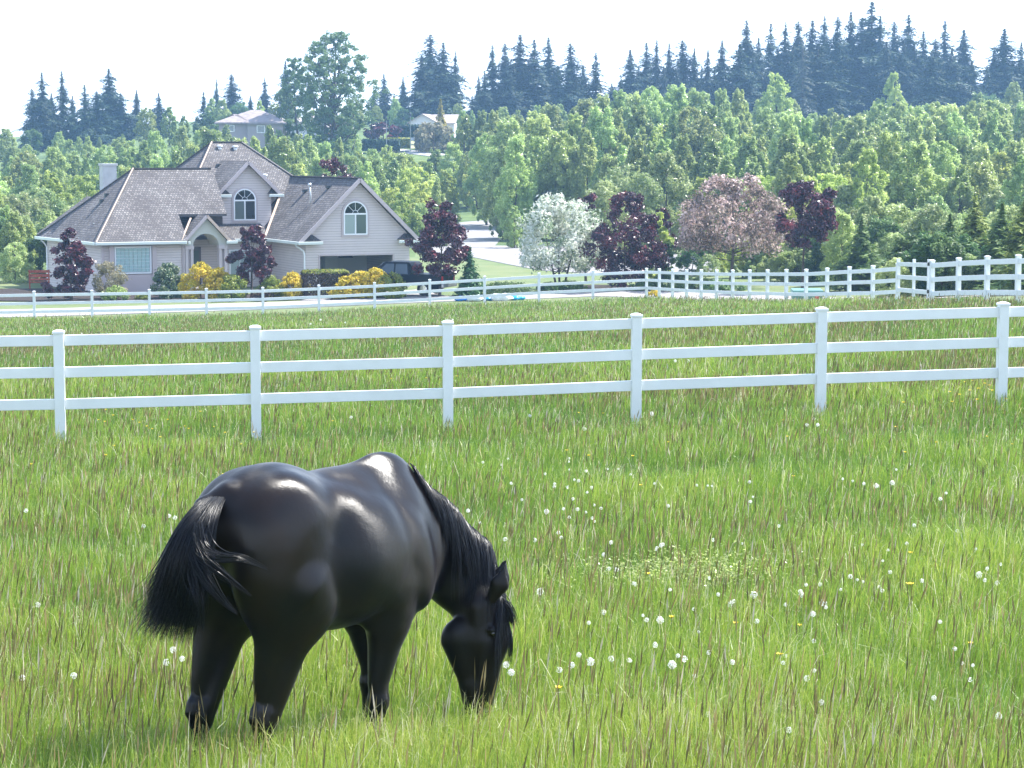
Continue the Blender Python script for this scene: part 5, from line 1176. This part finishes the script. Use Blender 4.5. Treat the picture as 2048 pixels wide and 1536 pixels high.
DD = [dandelion(1), dandelion(2, .6), dandelion(3, .25)]
def buttercup(seed):
    rs = np.random.RandomState(seed); mb = MB(); mb.tube([(0, 0, -.02), (.01, 0, .2), (0, 0, .37)], [.002, .002, .002], 4, 1)
    for k in range(6):
        a = k*math.pi/3; c, s = math.cos(a), math.sin(a); mb.add([(0, 0, .37), (.010*c-.007*s, .010*s+.007*c, .378), (.016*c, .016*s, .384), (.010*c+.007*s, .010*s-.007*c, .378)], [(0,1,2,3)])
    return mb
BC = buttercup(1).build('buttercup', [m_yel, m_stem])
used = set()
def flower_at(px, row, proto, s, label, group, cat, head=.37):
    """stand a flower so that its head shows near (px,row): its foot found on the ground"""
    p = gp(px, row, 9.0, 105); 
    # walk towards the camera until the head, not the foot, is at this row
    d = math.tan(math.radians(0.0001)) ; Y = p[1]
    for _ in range(3):
        q = at(px, row, Y); g = gz(q[0], Y); slope = (CAM_Z - q[2])/Y
        Y = Y - (g + head*s - q[2])/max(slope + 0.0, .02)*1.0 if False else Y
    ys = np.linspace(8.8, p[1], 500); xs = (px-1024)/F_PX*ys
    r = _fw + _rt*(px-1024)/F_PX - _up*(row-768)/F_PX
    k = np.argmax(CAM_Z + r[2]*ys/r[1] < terr(xs, ys) + head*(1.0 + .12*((px*7.13) % 1)))
    x_, y_ = xs[k], ys[k]
    if proto.name in used: o = copy_tree(proto)
    else: o = proto; used.add(proto.name)
    o.location = (x_, y_, gz(x_, y_)); o.rotation_euler = (0, 0, px % 6.28); o.scale = (s, s, max(s, .5)*0 + (1.0 + .12*((px*7.13) % 1))) ; tag(o, label, cat, group)
    for ch in o.children:
        if ch.name.startswith('seed_head'): ch.scale = (1, 1, s/o.scale[2])
big = [(1094, 1024, 'white dandelion clock right above the horse\'s neck, alone in the grass'), (1081, 1183, 'white dandelion clock just right of the horse\'s ear'), (1656, 1206, 'bright double-sized dandelion clock in the right foreground'), (1792, 966, 'brightest dandelion clock in the distant cluster on the right'),
 (1760, 972, 'dandelion clock just left of the brightest one in the distant cluster'), (1972, 1150, 'dandelion clock near the right edge, highest of its pair'), (1325, 1241, 'dandelion clock right of the clover patch'), (1470, 1209, 'dandelion clock at the right end of the clover patch'), (1350, 1330, 'lowest dandelion clock in the middle foreground'), (1184, 1324, 'dandelion clock below the clover patch, nearest the horse\'s nose')]
for k, (a, b, lab) in enumerate(big): flower_at(a, b, DD[(0, 2)[k % 2]], 1.08, lab, 'dandelion clocks', 'dandelion')
rf = random.Random(12)
spots = [(1110, 968), (1137, 975), (1158, 962), (1176, 985), (1190, 1010), (1204, 1017), (1128, 1018), (1070, 1080), (1225, 1085), (1210, 1110), (1220, 1138), (1236, 1140), (1150, 960), (965, 925), (1003, 930), (935, 1022), (960, 1046), (1010, 1079), (1180, 1246), (1210, 1225), (1298, 1240), (1160, 1310), (1145, 1330), (1262, 1320), (1362, 1312), (1376, 1318), (1473, 1325), (1580, 1210), (1612, 1190), (1636, 1228), (1662, 1215), (1770, 1175), (1776, 1182), (1988, 1138), (2010, 1166), (1692, 958), (1735, 968), (1712, 962), (1800, 940), (1890, 998), (1432, 1080), (1340, 1012), (1506, 1004), (1655, 1405), (1590, 1460), (1345, 1180), (1120, 1340), (1012, 1330), (1022, 1345)]
for k, (a, b) in enumerate(spots): flower_at(a, b, DD[k % 3], rf.uniform(.55, .85), 'smaller white dandelion clock among the grass right of the horse', 'dandelion clocks', 'dandelion')
for k, (a, b) in enumerate([(41, 1022), (278, 1053), (330, 1032), (342, 1036), (320, 1325), (352, 1318), (25, 1356), (130, 1352), (60, 1210), (334, 1300)]): flower_at(a, b, DD[k % 3], rf.uniform(.7, .95), 'white dandelion clock among the grass left of the horse', 'dandelion clocks', 'dandelion')
for k, (a, b) in enumerate([(1060, 832), (1305, 826), (1306, 828), (1352, 722), (1378, 722), (1632, 838), (1640, 850), (1618, 850), (1170, 858), (700, 835), (160, 668), (620, 648), (640, 640), (690, 645), (905, 640), (820, 780), (1515, 1190)]): flower_at(a, b, DD[k % 3], rf.uniform(.9, 1.2)*(1 + max(0, (760-b))/160), 'white dandelion clock growing beside or beyond the near fence', 'dandelion clocks', 'dandelion')
for k in range(80):
    a, b = rf.choice([(rf.gauss(1180, 60), rf.gauss(1000, 35)), (rf.uniform(930, 1500), rf.uniform(900, 1130)), (rf.uniform(1120, 1700), rf.uniform(1160, 1360)), (rf.uniform(1500, 2040), rf.uniform(900, 1180)), (rf.uniform(1300, 2040), rf.uniform(1150, 1480))])
    flower_at(a, b, DD[k % 3], rf.uniform(.45, .8), 'smaller white dandelion clock among the grass right of the horse', 'dandelion clocks', 'dandelion')
ycl = [(2000, 770), (1985, 772), (1975, 768), (1962, 778), (1945, 782), (1935, 765), (1950, 763), (1925, 790), (1990, 782), (2018, 776), (1905, 785), (1910, 805), (1960, 800), (1812, 806), (1798, 855)]
for a, b in ycl: flower_at(a, b, BC, 1.5, 'yellow buttercup in the drift by the right-hand fence post', 'buttercups', 'buttercup')
for k in range(60):
    a, b = rf.choice([(rf.uniform(10, 700), rf.uniform(840, 960)), (rf.uniform(780, 1060), rf.uniform(752, 800)), (rf.uniform(1100, 2040), rf.uniform(790, 920)), (rf.uniform(1100, 2040), rf.uniform(900, 1400)), (rf.uniform(190, 470), rf.uniform(812, 880))])
    flower_at(a, b, BC, rf.uniform(.9, 1.3), 'scattered yellow buttercup in the meadow', 'buttercups', 'buttercup')
flower_at(1832, 1170, BC, 1.9, 'largest yellow flower alone in the grass on the right', 'buttercups', 'buttercup')
flower_at(1570, 1311, BC, 1.4, 'yellow flower alone in the middle foreground', 'buttercups', 'buttercup')
# ---- clover patch: broad low leaves where the sward is thin
def clover():
    rs = np.random.RandomState(3); c0 = gp(1365, 1215); n = 3000
    x = c0[0] + rs.normal(size=n)*.42; y = c0[1] - .45 + rs.normal(size=n)*.38; z = terr(x, y) + .22 + .19*rs.rand(n)
    V = quads(np.stack([x, y, z], 1), np.array([0, 0, 1.0]) + rs.normal(size=(n, 3))*.45, .019*(.6+.8*rs.rand(n)), rs, 1.1)
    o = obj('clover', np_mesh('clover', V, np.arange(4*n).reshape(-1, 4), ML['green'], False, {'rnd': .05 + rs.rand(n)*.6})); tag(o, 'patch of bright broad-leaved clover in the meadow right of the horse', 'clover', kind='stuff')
clover()
# ================================================================ the horse: one continuous body grown from a smooth-blended distance field
HP = np.array([-0.856, 10.05, 0.22]); HPHI = math.radians(48)
HX = np.array([math.cos(HPHI), math.sin(HPHI), 0]); HY = np.array([-math.sin(HPHI), math.cos(HPHI), 0])
HHEAD = np.array([0.71, -0.264, 0.0]); DF = np.array([0.669, -0.743, 0.0]); DN = np.array([0.743, 0.669, 0.0])
def hd(a, n, z): return HHEAD + DF * a + DN * n + np.array([0, 0, z])
PRIMS = []          # (kind, data, k)
def EL(c, r, k=0.05, pitch=0.0, sub=False): PRIMS.append(('e', np.array(c, float), np.array(r, float), math.radians(pitch), k, sub))
def RC(a, b, ra, rb, k=0.04, flat=None, ax=None, sub=False): PRIMS.append(('c', np.array(a, float), np.array(b, float), ra, rb, flat, ax, k, sub))
EL((-0.36, 0, 1.31), (0.36, 0.27, 0.285), 0.05)
for s in (-1, 1):
    EL((-0.40, s*0.135, 1.30), (0.27, 0.15, 0.26), 0.05, 12)
    EL((-0.46, s*0.15, 1.12), (0.22, 0.145, 0.30), 0.05, 10)
EL((0.0, 0, 1.245), (0.46, 0.25, 0.27), 0.06)
EL((0.03, 0, 1.13), (0.46, 0.33, 0.325), 0.06)
EL((-0.02, 0, 0.99), (0.36, 0.24, 0.20), 0.06)
EL((0.31, 0, 1.13), (0.28, 0.26, 0.33), 0.06)
EL((0.33, 0, 1.40), (0.23, 0.085, 0.175), 0.08)
EL((0.08, 0, 1.38), (0.30, 0.13, 0.14), 0.07)
for s in (-1, 1):
    EL((0.49, s*0.09, 1.03), (0.12, 0.12, 0.19), 0.05)
# muscle groups set against the barrel with sharper creases
for s in (-1, 1):
    EL((-0.345, s*0.185, 1.07), (0.185, 0.112, 0.31), 0.035, -14)
    EL((-0.255, s*0.185, 0.96), (0.09, 0.075, 0.14), 0.10, -20)
    EL((-0.13, s*0.155, 1.36), (0.14, 0.075, 0.085), 0.09, 10)
    EL((0.335, s*0.18, 1.09), (0.150, 0.108, 0.275), 0.03, 20)
    EL((0.215, s*0.205, 1.00), (0.155, 0.085, 0.16), 0.025, -25)
    EL((0.02, s*0.18, 1.13), (0.23, 0.145, 0.26), 0.08, -8)
# tail dock
RC((-0.60, 0.0, 1.47), (-0.70, 0.03, 1.43), 0.055, 0.045, 0.05)
RC((-0.70, 0.03, 1.43), (-0.77, 0.05, 1.30), 0.042, 0.028, 0.03)
# hind legs (near side stands further forward)
for s, dx in ((-1, 0.0), (1, -0.105)):
    y = s*0.155
    RC((-0.36+dx*.3, s*0.185, 1.05), (-0.285+dx*.5, s*0.19, 0.97), 0.14, 0.10, 0.05)
    RC((-0.33+dx*.6, s*0.18, 0.95), (-0.49+dx, y, 0.52), 0.108, 0.056, 0.05, 0.80, (0, 1, 0))
    RC((-0.47+dx*.5, s*0.17, 0.98), (-0.565+dx, y, 0.56), 0.115, 0.024, 0.05, 0.72, (0, 1, 0))
    EL((-0.525+dx, y, 0.465), (0.062, 0.044, 0.080), 0.03)
    RC((-0.585+dx, y, 0.525), (-0.59+dx, y, 0.49), 0.024, 0.028, 0.03)
    RC((-0.545+dx, y, 0.44), (-0.545+dx, y, 0.26), 0.043, 0.035, 0.03, 0.8, (0, 1, 0))
    EL((-0.545+dx, y, 0.235), (0.052, 0.046, 0.05), 0.025)
    RC((-0.54+dx, y, 0.22), (-0.495+dx, y, 0.11), 0.038, 0.044, 0.02)
    RC((-0.495+dx, y, 0.085), (-0.475+dx, y, 0.03), 0.052, 0.066, 0.015)
# front legs
for s, dx in ((-1, 0.02), (1, 0.25)):
    y = s*0.145
    RC((0.26+dx*.3, s*0.165, 0.98), (0.22+dx*.5, s*0.165, 0.82), 0.15, 0.115, 0.05, 0.7, (0, 1, 0))
    RC((0.235+dx*.5, s*0.16, 0.84), (0.165+dx, y, 0.52), 0.115, 0.055, 0.05, 0.82, (0, 1, 0))
    EL((0.12+dx*.4, s*0.17, 0.86), (0.07, 0.05, 0.08), 0.04)
    EL((0.165+dx, y, 0.44), (0.052, 0.050, 0.066), 0.03)
    RC((0.16+dx, y, 0.42), (0.16+dx, y, 0.25), 0.040, 0.036, 0.03)
    EL((0.158+dx, y, 0.225), (0.047, 0.045, 0.046), 0.025)
    RC((0.165+dx, y, 0.21), (0.205+dx, y, 0.11), 0.036, 0.042, 0.02)
    RC((0.205+dx, y, 0.085), (0.225+dx, y, 0.03), 0.052, 0.066, 0.015)
# neck
RC((0.38, 0, 1.22), (0.58, -0.02, 1.12), 0.26, 0.225, 0.08, 0.72, (0, 1, 0))
RC((0.58, -0.02, 1.12), (0.745, -0.11, 0.98), 0.225, 0.180, 0.06, 0.66, (0.3, 0.95, 0))
RC((0.745, -0.11, 0.98), (0.765, -0.215, 0.83), 0.180, 0.135, 0.05, 0.66, (0.74, 0.67, 0))
# head
RC(hd(0.045, 0, 0.80), hd(0.055, 0, 0.64), 0.098, 0.108, 0.035, 0.72, DN)
RC(hd(0.058, 0, 0.64), hd(0.045, 0, 0.34), 0.098, 0.050, 0.035, 0.78, DN)
RC(hd(-0.045, 0, 0.65), hd(0.005, 0, 0.40), 0.113, 0.055, 0.03, 0.58, DN)
RC(hd(0.0, 0, 0.42), hd(0.015, 0, 0.29), 0.062, 0.060, 0.03, 0.85, DN)
EL(hd(-0.03, 0, 0.285), (0.038, 0.032, 0.03), 0.025)
for s in (-1, 1):
    EL(hd(0.095, s*0.066, 0.715), (0.030, 0.030, 0.022), 0.02)
    RC(hd(0.055, s*0.06, 0.66), hd(0.03, s*0.05, 0.50), 0.022, 0.010, 0.02)
    EL(hd(0.045, s*0.045, 0.30), (0.022, 0.022, 0.026), 0.012)
    # ears: leaf-shaped, base on the poll
    RC(hd(0.090, s*0.055, 0.865), hd(0.125, s*0.078, 0.935), 0.030, 0.044, 0.012, 0.5, DN)
    RC(hd(0.125, s*0.078, 0.935), hd(0.155, s*0.080, 1.035), 0.044, 0.002, 0.010, 0.45, DN)
def horse_sdf(P):
    d = None
    for p in PRIMS:
        if p[0] == 'e':
            _, c, r, pt, k, sub = p
            q = P - c
            if pt:
                cs, sn = math.cos(pt), math.sin(pt)
                q = np.stack([q[..., 0]*cs + q[..., 2]*sn, q[..., 1], -q[..., 0]*sn + q[..., 2]*cs], -1)
            k0 = np.sqrt(((q / r)**2).sum(-1)); k1 = np.sqrt(((q / (r*r))**2).sum(-1)) + 1e-9
            e = k0 * (k0 - 1) / k1
        else:
            _, a, b, ra, rb, fl, ax, k, sub = p
            Q = P; sc = 1.0
            ba = b - a
            if fl:
                n = np.array(ax, float); n /= np.linalg.norm(n)
                m = (a + b) / 2
                t0 = np.clip(((P - a) @ ba) / (ba @ ba), 0, 1)
                cpt = a + t0[..., None] * ba
                dn = ((P - cpt) @ n)
                Q = P + n * (dn * (1/fl - 1))[..., None]; sc = 1.0
            t = np.clip(((Q - a) @ ba) / (ba @ ba), 0, 1)
            dd = Q - (a + t[..., None] * ba)
            L = np.sqrt((dd**2).sum(-1))
            e = L - (ra + (rb - ra) * t)
            if fl: e = e * (fl ** 0.5)
        if d is None: d = e; continue
        h = np.maximum(k - np.abs(d - e), 0) / k
        d = np.minimum(d, e) - h*h*k*0.25
    x, y, z = P[..., 0], P[..., 1], P[..., 2]          # shallow relief of muscle and rib
    w = np.clip((z - 0.62)/0.25, 0, 1)
    d = d + w*(0.0020*np.sin(13*x + 5*z + 0.7)*np.sin(11*z - 4*x + 1.1) + 0.0016*np.sin(24*x - 9*z)*np.cos(7*z + 3*y*4))
    return d
def surface_nets(fn, lo, hi, h):
    xs = [np.arange(lo[i], hi[i] + h, h, dtype=np.float32) for i in range(3)]
    nx, ny, nz = map(len, xs)
    D = np.empty((nx, ny, nz), np.float32)
    Y, Z = np.meshgrid(xs[1], xs[2], indexing='ij')
    for i0 in range(0, nx, 16):
        xx = xs[0][i0:i0+16]
        G = np.stack([np.broadcast_to(xx[:, None, None], (len(xx), ny, nz)), np.broadcast_to(Y, (len(xx), ny, nz)), np.broadcast_to(Z, (len(xx), ny, nz))], -1)
        D[i0:i0+16] = fn(G)
    S = D < 0
    c = np.zeros((nx-1, ny-1, nz-1), np.int8)
    for i in (0, 1):
        for j in (0, 1):
            for k in (0, 1): c += S[i:nx-1+i, j:ny-1+j, k:nz-1+k]
    act = (c > 0) & (c < 8)
    idx = -np.ones(act.shape, np.int64); A = np.argwhere(act); idx[act] = np.arange(len(A))
    acc = np.zeros((len(A), 3)); cnt = np.zeros(len(A))
    corners = [(i, j, k) for i in (0, 1) for j in (0, 1) for k in (0, 1)]
    for a in corners:
        for ax in range(3):
            if a[ax]: continue
            b = list(a); b[ax] = 1
            d0 = D[A[:, 0]+a[0], A[:, 1]+a[1], A[:, 2]+a[2]]; d1 = D[A[:, 0]+b[0], A[:, 1]+b[1], A[:, 2]+b[2]]
            m = (d0 < 0) != (d1 < 0)
            t = np.where(m, d0 / np.where(m, d0 - d1, 1), 0)
            pt = np.array(a, float)[None].repeat(len(A), 0); pt[:, ax] += t
            acc += pt * m[:, None]; cnt += m
    V = (A + acc / cnt[:, None]) * h + np.array([x[0] for x in xs])
    Fs = []
    for ax in range(3):
        o1, o2 = [(1, 2), (2, 0), (0, 1)][ax]
        sl = [slice(1, -1)] * 3; sl[ax] = slice(0, -1)
        sl2 = [slice(1, -1)] * 3; sl2[ax] = slice(1, None)
        s0 = S[tuple(sl)]; s1 = S[tuple(sl2)]
        E = np.argwhere(s0 != s1) + np.array([1 if i != ax else 0 for i in range(3)])
        f = s0[tuple((E - np.array([1 if i != ax else 0 for i in range(3)])).T)]
        def g(da, db):
            q = E.copy(); q[:, o1] += da; q[:, o2] += db
            return idx[q[:, 0], q[:, 1], q[:, 2]]
        quad = np.stack([g(-1, -1), g(0, -1), g(0, 0), g(-1, 0)], 1)
        quad[~f] = quad[~f][:, ::-1]
        Fs.append(quad)
    return V, np.concatenate(Fs)
def sdf_grad(P, e=0.004):
    g = np.stack([horse_sdf(P + np.eye(3)[i]*e) - horse_sdf(P - np.eye(3)[i]*e) for i in range(3)], -1)
    return g / (np.linalg.norm(g, axis=-1, keepdims=True) + 1e-9)

m_coat = mat('black_horse_coat', (0.008, 0.007, 0.008), 0.36, 0.5)
_b = bsdf(m_coat)
_n = noise(m_coat, 2.3, 3); _r = ramp(m_coat, [(0.38, (0.0018, 0.0022, 0.0036)), (0.68, (0.008, 0.0045, 0.0035))])
lk(m_coat, _n.outputs['Fac'], _r.inputs[0]); lk(m_coat, _r.outputs[0], _b.inputs['Base Color'])
_b.inputs['Roughness'].default_value = 0.30
_n2 = noise(m_coat, 170, 4, 0.7, stretch=(0.5, 1.6, 1.0)); _bp = nd(m_coat, 'ShaderNodeBump'); _bp.inputs['Strength'].default_value = 0.30; _bp.inputs['Distance'].default_value = 0.002
_n3 = noise(m_coat, 4.5, 4); _bp2 = nd(m_coat, 'ShaderNodeBump'); _bp2.inputs['Strength'].default_value = 0.18; _bp2.inputs['Distance'].default_value = 0.03
lk(m_coat, _n3.outputs['Fac'], _bp2.inputs['Height']); lk(m_coat, _bp2.outputs[0], _bp.inputs['Normal'])
lk(m_coat, _n2.outputs['Fac'], _bp.inputs['Height']); lk(m_coat, _bp.outputs[0], _b.inputs['Normal'])
_b.inputs['Specular IOR Level'].default_value = 0.27
_b.inputs['Sheen Weight'].default_value = 0.035; _b.inputs['Sheen Roughness'].default_value = 0.35; _b.inputs['Sheen Tint'].default_value = (0.75, 0.82, 1.0, 1)
_b.inputs['Anisotropic'].default_value = 0.9
_ta = nd(m_coat, 'ShaderNodeAttribute'); _ta.attribute_name = 'hair_cross'; lk(m_coat, _ta.outputs['Vector'], _b.inputs['Tangent'])
m_hair = mat('black_horse_hair', (0.003, 0.004, 0.007), 0.34, 0.30)
m_eye = mat('horse_eye', (0.01, 0.006, 0.004), 0.05, 0.8)
m_hoof = noisy('hoof_horn', (0.03, 0.026, 0.022), (0.06, 0.05, 0.04), 20, 0.5)

def strands_mesh(name, paths, w0, material, n=3, jit=0.0, seed=1):
    """paths (S, K, 3): each strand a thin tapering tube"""
    S, K, _ = paths.shape
    rs = np.random.RandomState(seed)
    T = np.gradient(paths, axis=1); T /= np.linalg.norm(T, axis=2, keepdims=True) + 1e-9
    ref = rs.normal(size=(S, 1, 3)); A = np.cross(T, ref); A /= np.linalg.norm(A, axis=2, keepdims=True) + 1e-9
    B = np.cross(T, A)
    t = np.linspace(0, 1, K)
    w = w0 * (0.65 + 0.7 * rs.rand(S, 1)) * np.clip(1.0 - t**3, 0.06, 1)[None]
    V = np.stack([paths + (A*math.cos(q) + B*math.sin(q)) * w[..., None] for q in 2*math.pi*np.arange(n)/n], 2)   # S,K,n,3
    ids = np.arange(S*K*n).reshape(S, K, n)
    a = ids[:, :-1]; b = ids[:, 1:]
    Fq = np.stack([a, np.roll(a, -1, 2), np.roll(b, -1, 2), b], -1).reshape(-1, 4)
    return np_mesh(name, V.reshape(-1, 3), Fq, material, True)

def build_horse():
    root = empty('horse', tuple(HP), HPHI)
    tag(root, 'glossy black horse grazing head down in the tall meadow grass', 'horse')
    V, Fq = surface_nets(horse_sdf, (-0.92, -0.60, 0.0), (1.08, 0.42, 1.68), 0.0115)
    # project onto the field for smoothness
    for _ in range(2):
        d = horse_sdf(V); V = V - sdf_grad(V) * d[:, None]
    vn = len(V)
    fm = np.zeros(len(Fq), int)
    fz = V[Fq].mean(1)[:, 2]
    fm[fz < 0.085] = 1
    # eye balls as part of the same body mesh
    mb = MB()
    for s in (-1, 1): mb.ball(hd(0.098, s*0.078, 0.700), (0.020, 0.020, 0.017), 12, 8)
    EV = np.concatenate(mb.v); EF = mb.f
    allV = np.concatenate([V, EV]); faces = [list(f) for f in Fq.tolist()] + [[i + vn for i in f] for f in EF]
    fm = np.concatenate([fm, np.full(len(EF), 2)])
    body = obj('body', np_mesh('horse_body', allV, faces, [m_coat, m_hoof, m_eye], True, fmat=fm), root)
    # the lie of the coat: backwards along the barrel, downwards over the quarters; highlights spread across it
    me = body.data; NV = np.concatenate([sdf_grad(V), np.tile([0, 0, 1.0], (len(EV), 1))]); wq = np.clip((-0.18 - allV[:, 0])/0.25, 0, 1)[:, None]
    fd = (1-wq)*np.array([-1.0, 0, -0.30]) + wq*np.array([-0.35, 0, -1.0]); tc_ = np.cross(NV, fd); tc_ /= np.linalg.norm(tc_, axis=1, keepdims=True) + 1e-9
    ca, sa = math.cos(HPHI), math.sin(HPHI); tw = np.stack([tc_[:, 0]*ca - tc_[:, 1]*sa, tc_[:, 0]*sa + tc_[:, 1]*ca, tc_[:, 2]], 1)
    at_ = me.attributes.new('hair_cross', 'FLOAT_VECTOR', 'POINT'); at_.data.foreach_set('vector', tw.astype(np.float32).reshape(-1))
    # ---- mane: strands start on the crest, fall down the near side, lying on the neck
    rs = np.random.RandomState(5)
    crest = np.array([(0.40, 0, 1.57), (0.52, 0, 1.50), (0.66, -0.005, 1.395), (0.78, -0.04, 1.28), (0.875, -0.115, 1.14), (0.89, -0.19, 1.00), (0.855, -0.235, 0.94)])
    def interp(C, t):
        x = t*(len(C)-1); i = np.clip(x.astype(int), 0, len(C)-2); f = (x - i)[:, None]
        return C[i]*(1-f) + C[i+1]*f
    S = 2300
    t = np.sort(0.16 + 0.84*rs.rand(S)); p = interp(crest, t)
    nrm = sdf_grad(p); p = p - nrm * (horse_sdf(p) - 0.003)[:, None]
    clump = np.floor(t*70 + rs.rand(S)*1.6); cr = np.random.RandomState(9).normal(size=(80, 3))*0.07; cl = 0.75 + 0.5*np.random.RandomState(3).rand(80)
    cd = cr[clump.astype(int)]
    # sideways start (towards the near side, that is -lateral)
    side = -(DN*np.clip(t, 0, 1)[:, None] + np.array([0, 1.0, 0])*(1-t)[:, None]); side /= np.linalg.norm(side, axis=1, keepdims=True)
    p = p + side*0.03
    L = (0.12 + 0.38*np.clip((t-0.1)*3, 0, 1)) * (0.6 + 0.55*rs.rand(S)) * cl[clump.astype(int)]
    K = 14; paths = np.zeros((S, K, 3)); paths[:, 0] = p
    vel = side*0.9 + nrm*0.5 + np.array([0, 0, 0.1])
    lift = 0.004 + 0.014*rs.rand(S)
    for k in range(1, K):
        g = np.array([0, 0, -1.0]) + side*(0.55 if k < 8 else 0.1) + cd*0.5 + rs.normal(size=(S, 3))*0.06
        vel = vel*0.55 + g*0.45; vel /= np.linalg.norm(vel, axis=1, keepdims=True)
        p = p + vel * (L/K)[:, None]
        d = horse_sdf(p); gr = sdf_grad(p); off = lift*min(1, k/3)
        pen = off - d
        p = p + gr * np.where(pen > 0, pen, np.where(pen > -0.03, pen*0.35, 0))[:, None]
        paths[:, k] = p
    obj('mane', strands_mesh('mane', paths, 0.0019, m_hair, 3), root)
    # forelock
    S2 = 170; base = hd(0.115, 0.01, 0.85)[None] + rs.normal(size=(S2, 3))*np.array([0.012, 0.02, 0.012])
    K = 10; pf = np.zeros((S2, K, 3)); p = base.copy(); vel = DF[None]*0.8 + np.array([0, 0, 0.1]) + rs.normal(size=(S2, 3))*0.2 - DN*0.25; L = 0.10 + 0.09*rs.rand(S2)
    for k in range(K):
        pf[:, k] = p
        vel = vel*0.6 + (np.array([0, 0, -1.0]) + DF*0.25 + rs.normal(size=(S2, 3))*0.06)*0.4; vel /= np.linalg.norm(vel, axis=1, keepdims=True)
        p = p + vel*(L/K)[:, None]; d = horse_sdf(p); p = p + sdf_grad(p)*np.clip(0.008 - d, 0, 1)[:, None]
    obj('forelock', strands_mesh('forelock', pf, 0.0020, m_hair, 3, seed=4), root)
    # ---- tail: a thick fall of hair swung out to the left, a few locks blown across the rump
    def W2L(w): w = np.asarray(w) - HP; return np.array([w @ HX, w @ HY, w[2]])
    guide = np.array([W2L(at(x, y, Y)) for x, y, Y in ((492, 962, 9.98), (440, 985, 9.60), (402, 1035, 9.42), (378, 1100, 9.36), (366, 1160, 9.36), (356, 1225, 9.38), (340, 1285, 9.40))])
    def spline(C, n):
        tt = np.linspace(0, len(C)-1, n); out = []
        for x in tt:
            i = min(int(x), len(C)-2); f = x-i
            p0, p1, p2, p3 = C[max(i-1, 0)], C[i], C[i+1], C[min(i+2, len(C)-1)]
            out.append(0.5*((2*p1) + (-p0+p2)*f + (2*p0-5*p1+4*p2-p3)*f*f + (-p0+3*p1-3*p2+p3)*f**3))
        return np.array(out)
    K = 22; g = spline(guide, K); tt = np.linspace(0, 1, K)
    S3 = 2200
    ang = rs.rand(S3)*2*math.pi; rad = np.sqrt(rs.rand(S3))
    wx = W2L(HP + np.array([1.0, 0, 0])); wy = W2L(HP + np.array([0, 1.0, 0]))
    spread = 0.014 + 0.106*np.sin(np.clip(tt*1.35, 0, 1)*math.pi*0.55)**1.4
    cl_i = (rs.rand(S3)*28).astype(int); cj = np.random.RandomState(8).normal(size=(28, 3))
    P3 = np.zeros((S3, K, 3))
    endshift = 0.025*cj[cl_i, 0]
    s0 = 0.30*rs.rand(S3)**1.2; lend = 0.80 + 0.22*rs.rand(S3)
    for k in range(K):
        tk = s0 + (lend - s0)*tt[k]; sc_ = np.clip(tk*(K-1), 0, K-1.001); ii = sc_.astype(int); ff = (sc_-ii)[:, None]
        gg_ = g[ii]*(1-ff) + g[np.minimum(ii+1, K-1)]*ff
        over = np.clip(tk - 1, 0, 1)[:, None]*(g[-1]-g[-3])*(K-1)/2; gg_ = gg_ + over
        sp_ = (0.012 + (0.095*np.sin(np.clip(tk*1.35, 0, 1)*math.pi*0.55)**1.3))*np.clip(0.15 + (tk - s0)/0.22, 0.15, 1)
        off = (np.cos(ang)*rad*sp_)[:, None]*wx*1.05 + (np.sin(ang)*rad*sp_)[:, None]*wy*0.75
        P3[:, k] = gg_ + off + wx*(endshift*tt[k]**2.2*0.8)[:, None] + np.array([0, 0, 1.0])*(np.sin(tt[k]*9 + cj[cl_i, 1]*3)*0.008*tt[k])[:, None] + wx*(np.sin(tt[k]*6 + cj[cl_i, 2]*4)*0.008*tt[k])[:, None]
    flick = np.clip(0.5 - np.cos(ang)*rad*0.9, 0, 1.4)*rs.rand(S3)
    for k in range(K):
        u = max(0, tt[k]-0.55)/0.45
        P3[:, k] += wx*(-0.075*u**2.0*flick)[:, None] + np.array([0, 0, 1.0])*(0.05*u**1.6*flick)[:, None]
    locks = [((398, 1050, 9.33), (404, 1092, 9.30), (432, 1112, 9.27), (482, 1117, 9.28), (534, 1138, 9.36)),
             ((388, 1070, 9.33), (406, 1115, 9.28), (448, 1150, 9.25), (503, 1192, 9.28)),
             ((380, 1085, 9.33), (400, 1140, 9.28), (432, 1190, 9.25), (474, 1228, 9.27)),
             ((372, 1100, 9.33), (388, 1160, 9.28), (400, 1205, 9.26), (407, 1262, 9.28)),
             ((392, 1060, 9.34), (400, 1105, 9.29), (430, 1135, 9.26), (470, 1160, 9.28))]
    LP = []
    for i, lk_ in enumerate(locks):
        gg = spline(np.array([W2L(at(*q)) for q in lk_]), K)
        n = (26, 40, 55, 40, 12)[i]
        a = rs.normal(size=(n, 3))
        for j in range(n):
            wv = (0.011 + 0.010*np.sin(tt*math.pi))[:, None]*a[j] * np.clip(1.25 - tt, 0.25, 1)[:, None]
            LP.append(gg + wv)
    allp = np.concatenate([P3, np.array(LP)])
    obj('tail', strands_mesh('tail', allp, 0.0020, m_hair, 3, seed=6), root)
    return root
build_horse()
# ================================================================ summer haze
def haze():
    m = bpy.data.materials.new('haze'); m.use_nodes = True; nt = m.node_tree
    for n in list(nt.nodes): nt.nodes.remove(n)
    out = nt.nodes.new('ShaderNodeOutputMaterial'); v = nt.nodes.new('ShaderNodeVolumePrincipled')
    v.inputs['Color'].default_value = (0.36, 0.62, 1.0, 1); v.inputs['Density'].default_value = 0.00038; v.inputs['Anisotropy'].default_value = 0.2
    nt.links.new(v.outputs[0], out.inputs['Volume'])
    mb = MB(); mb.box((-1000, -60, -8), (1000, 1420, 70)); o = mb.build('haze', m); tag(o, kind='stuff')
haze()
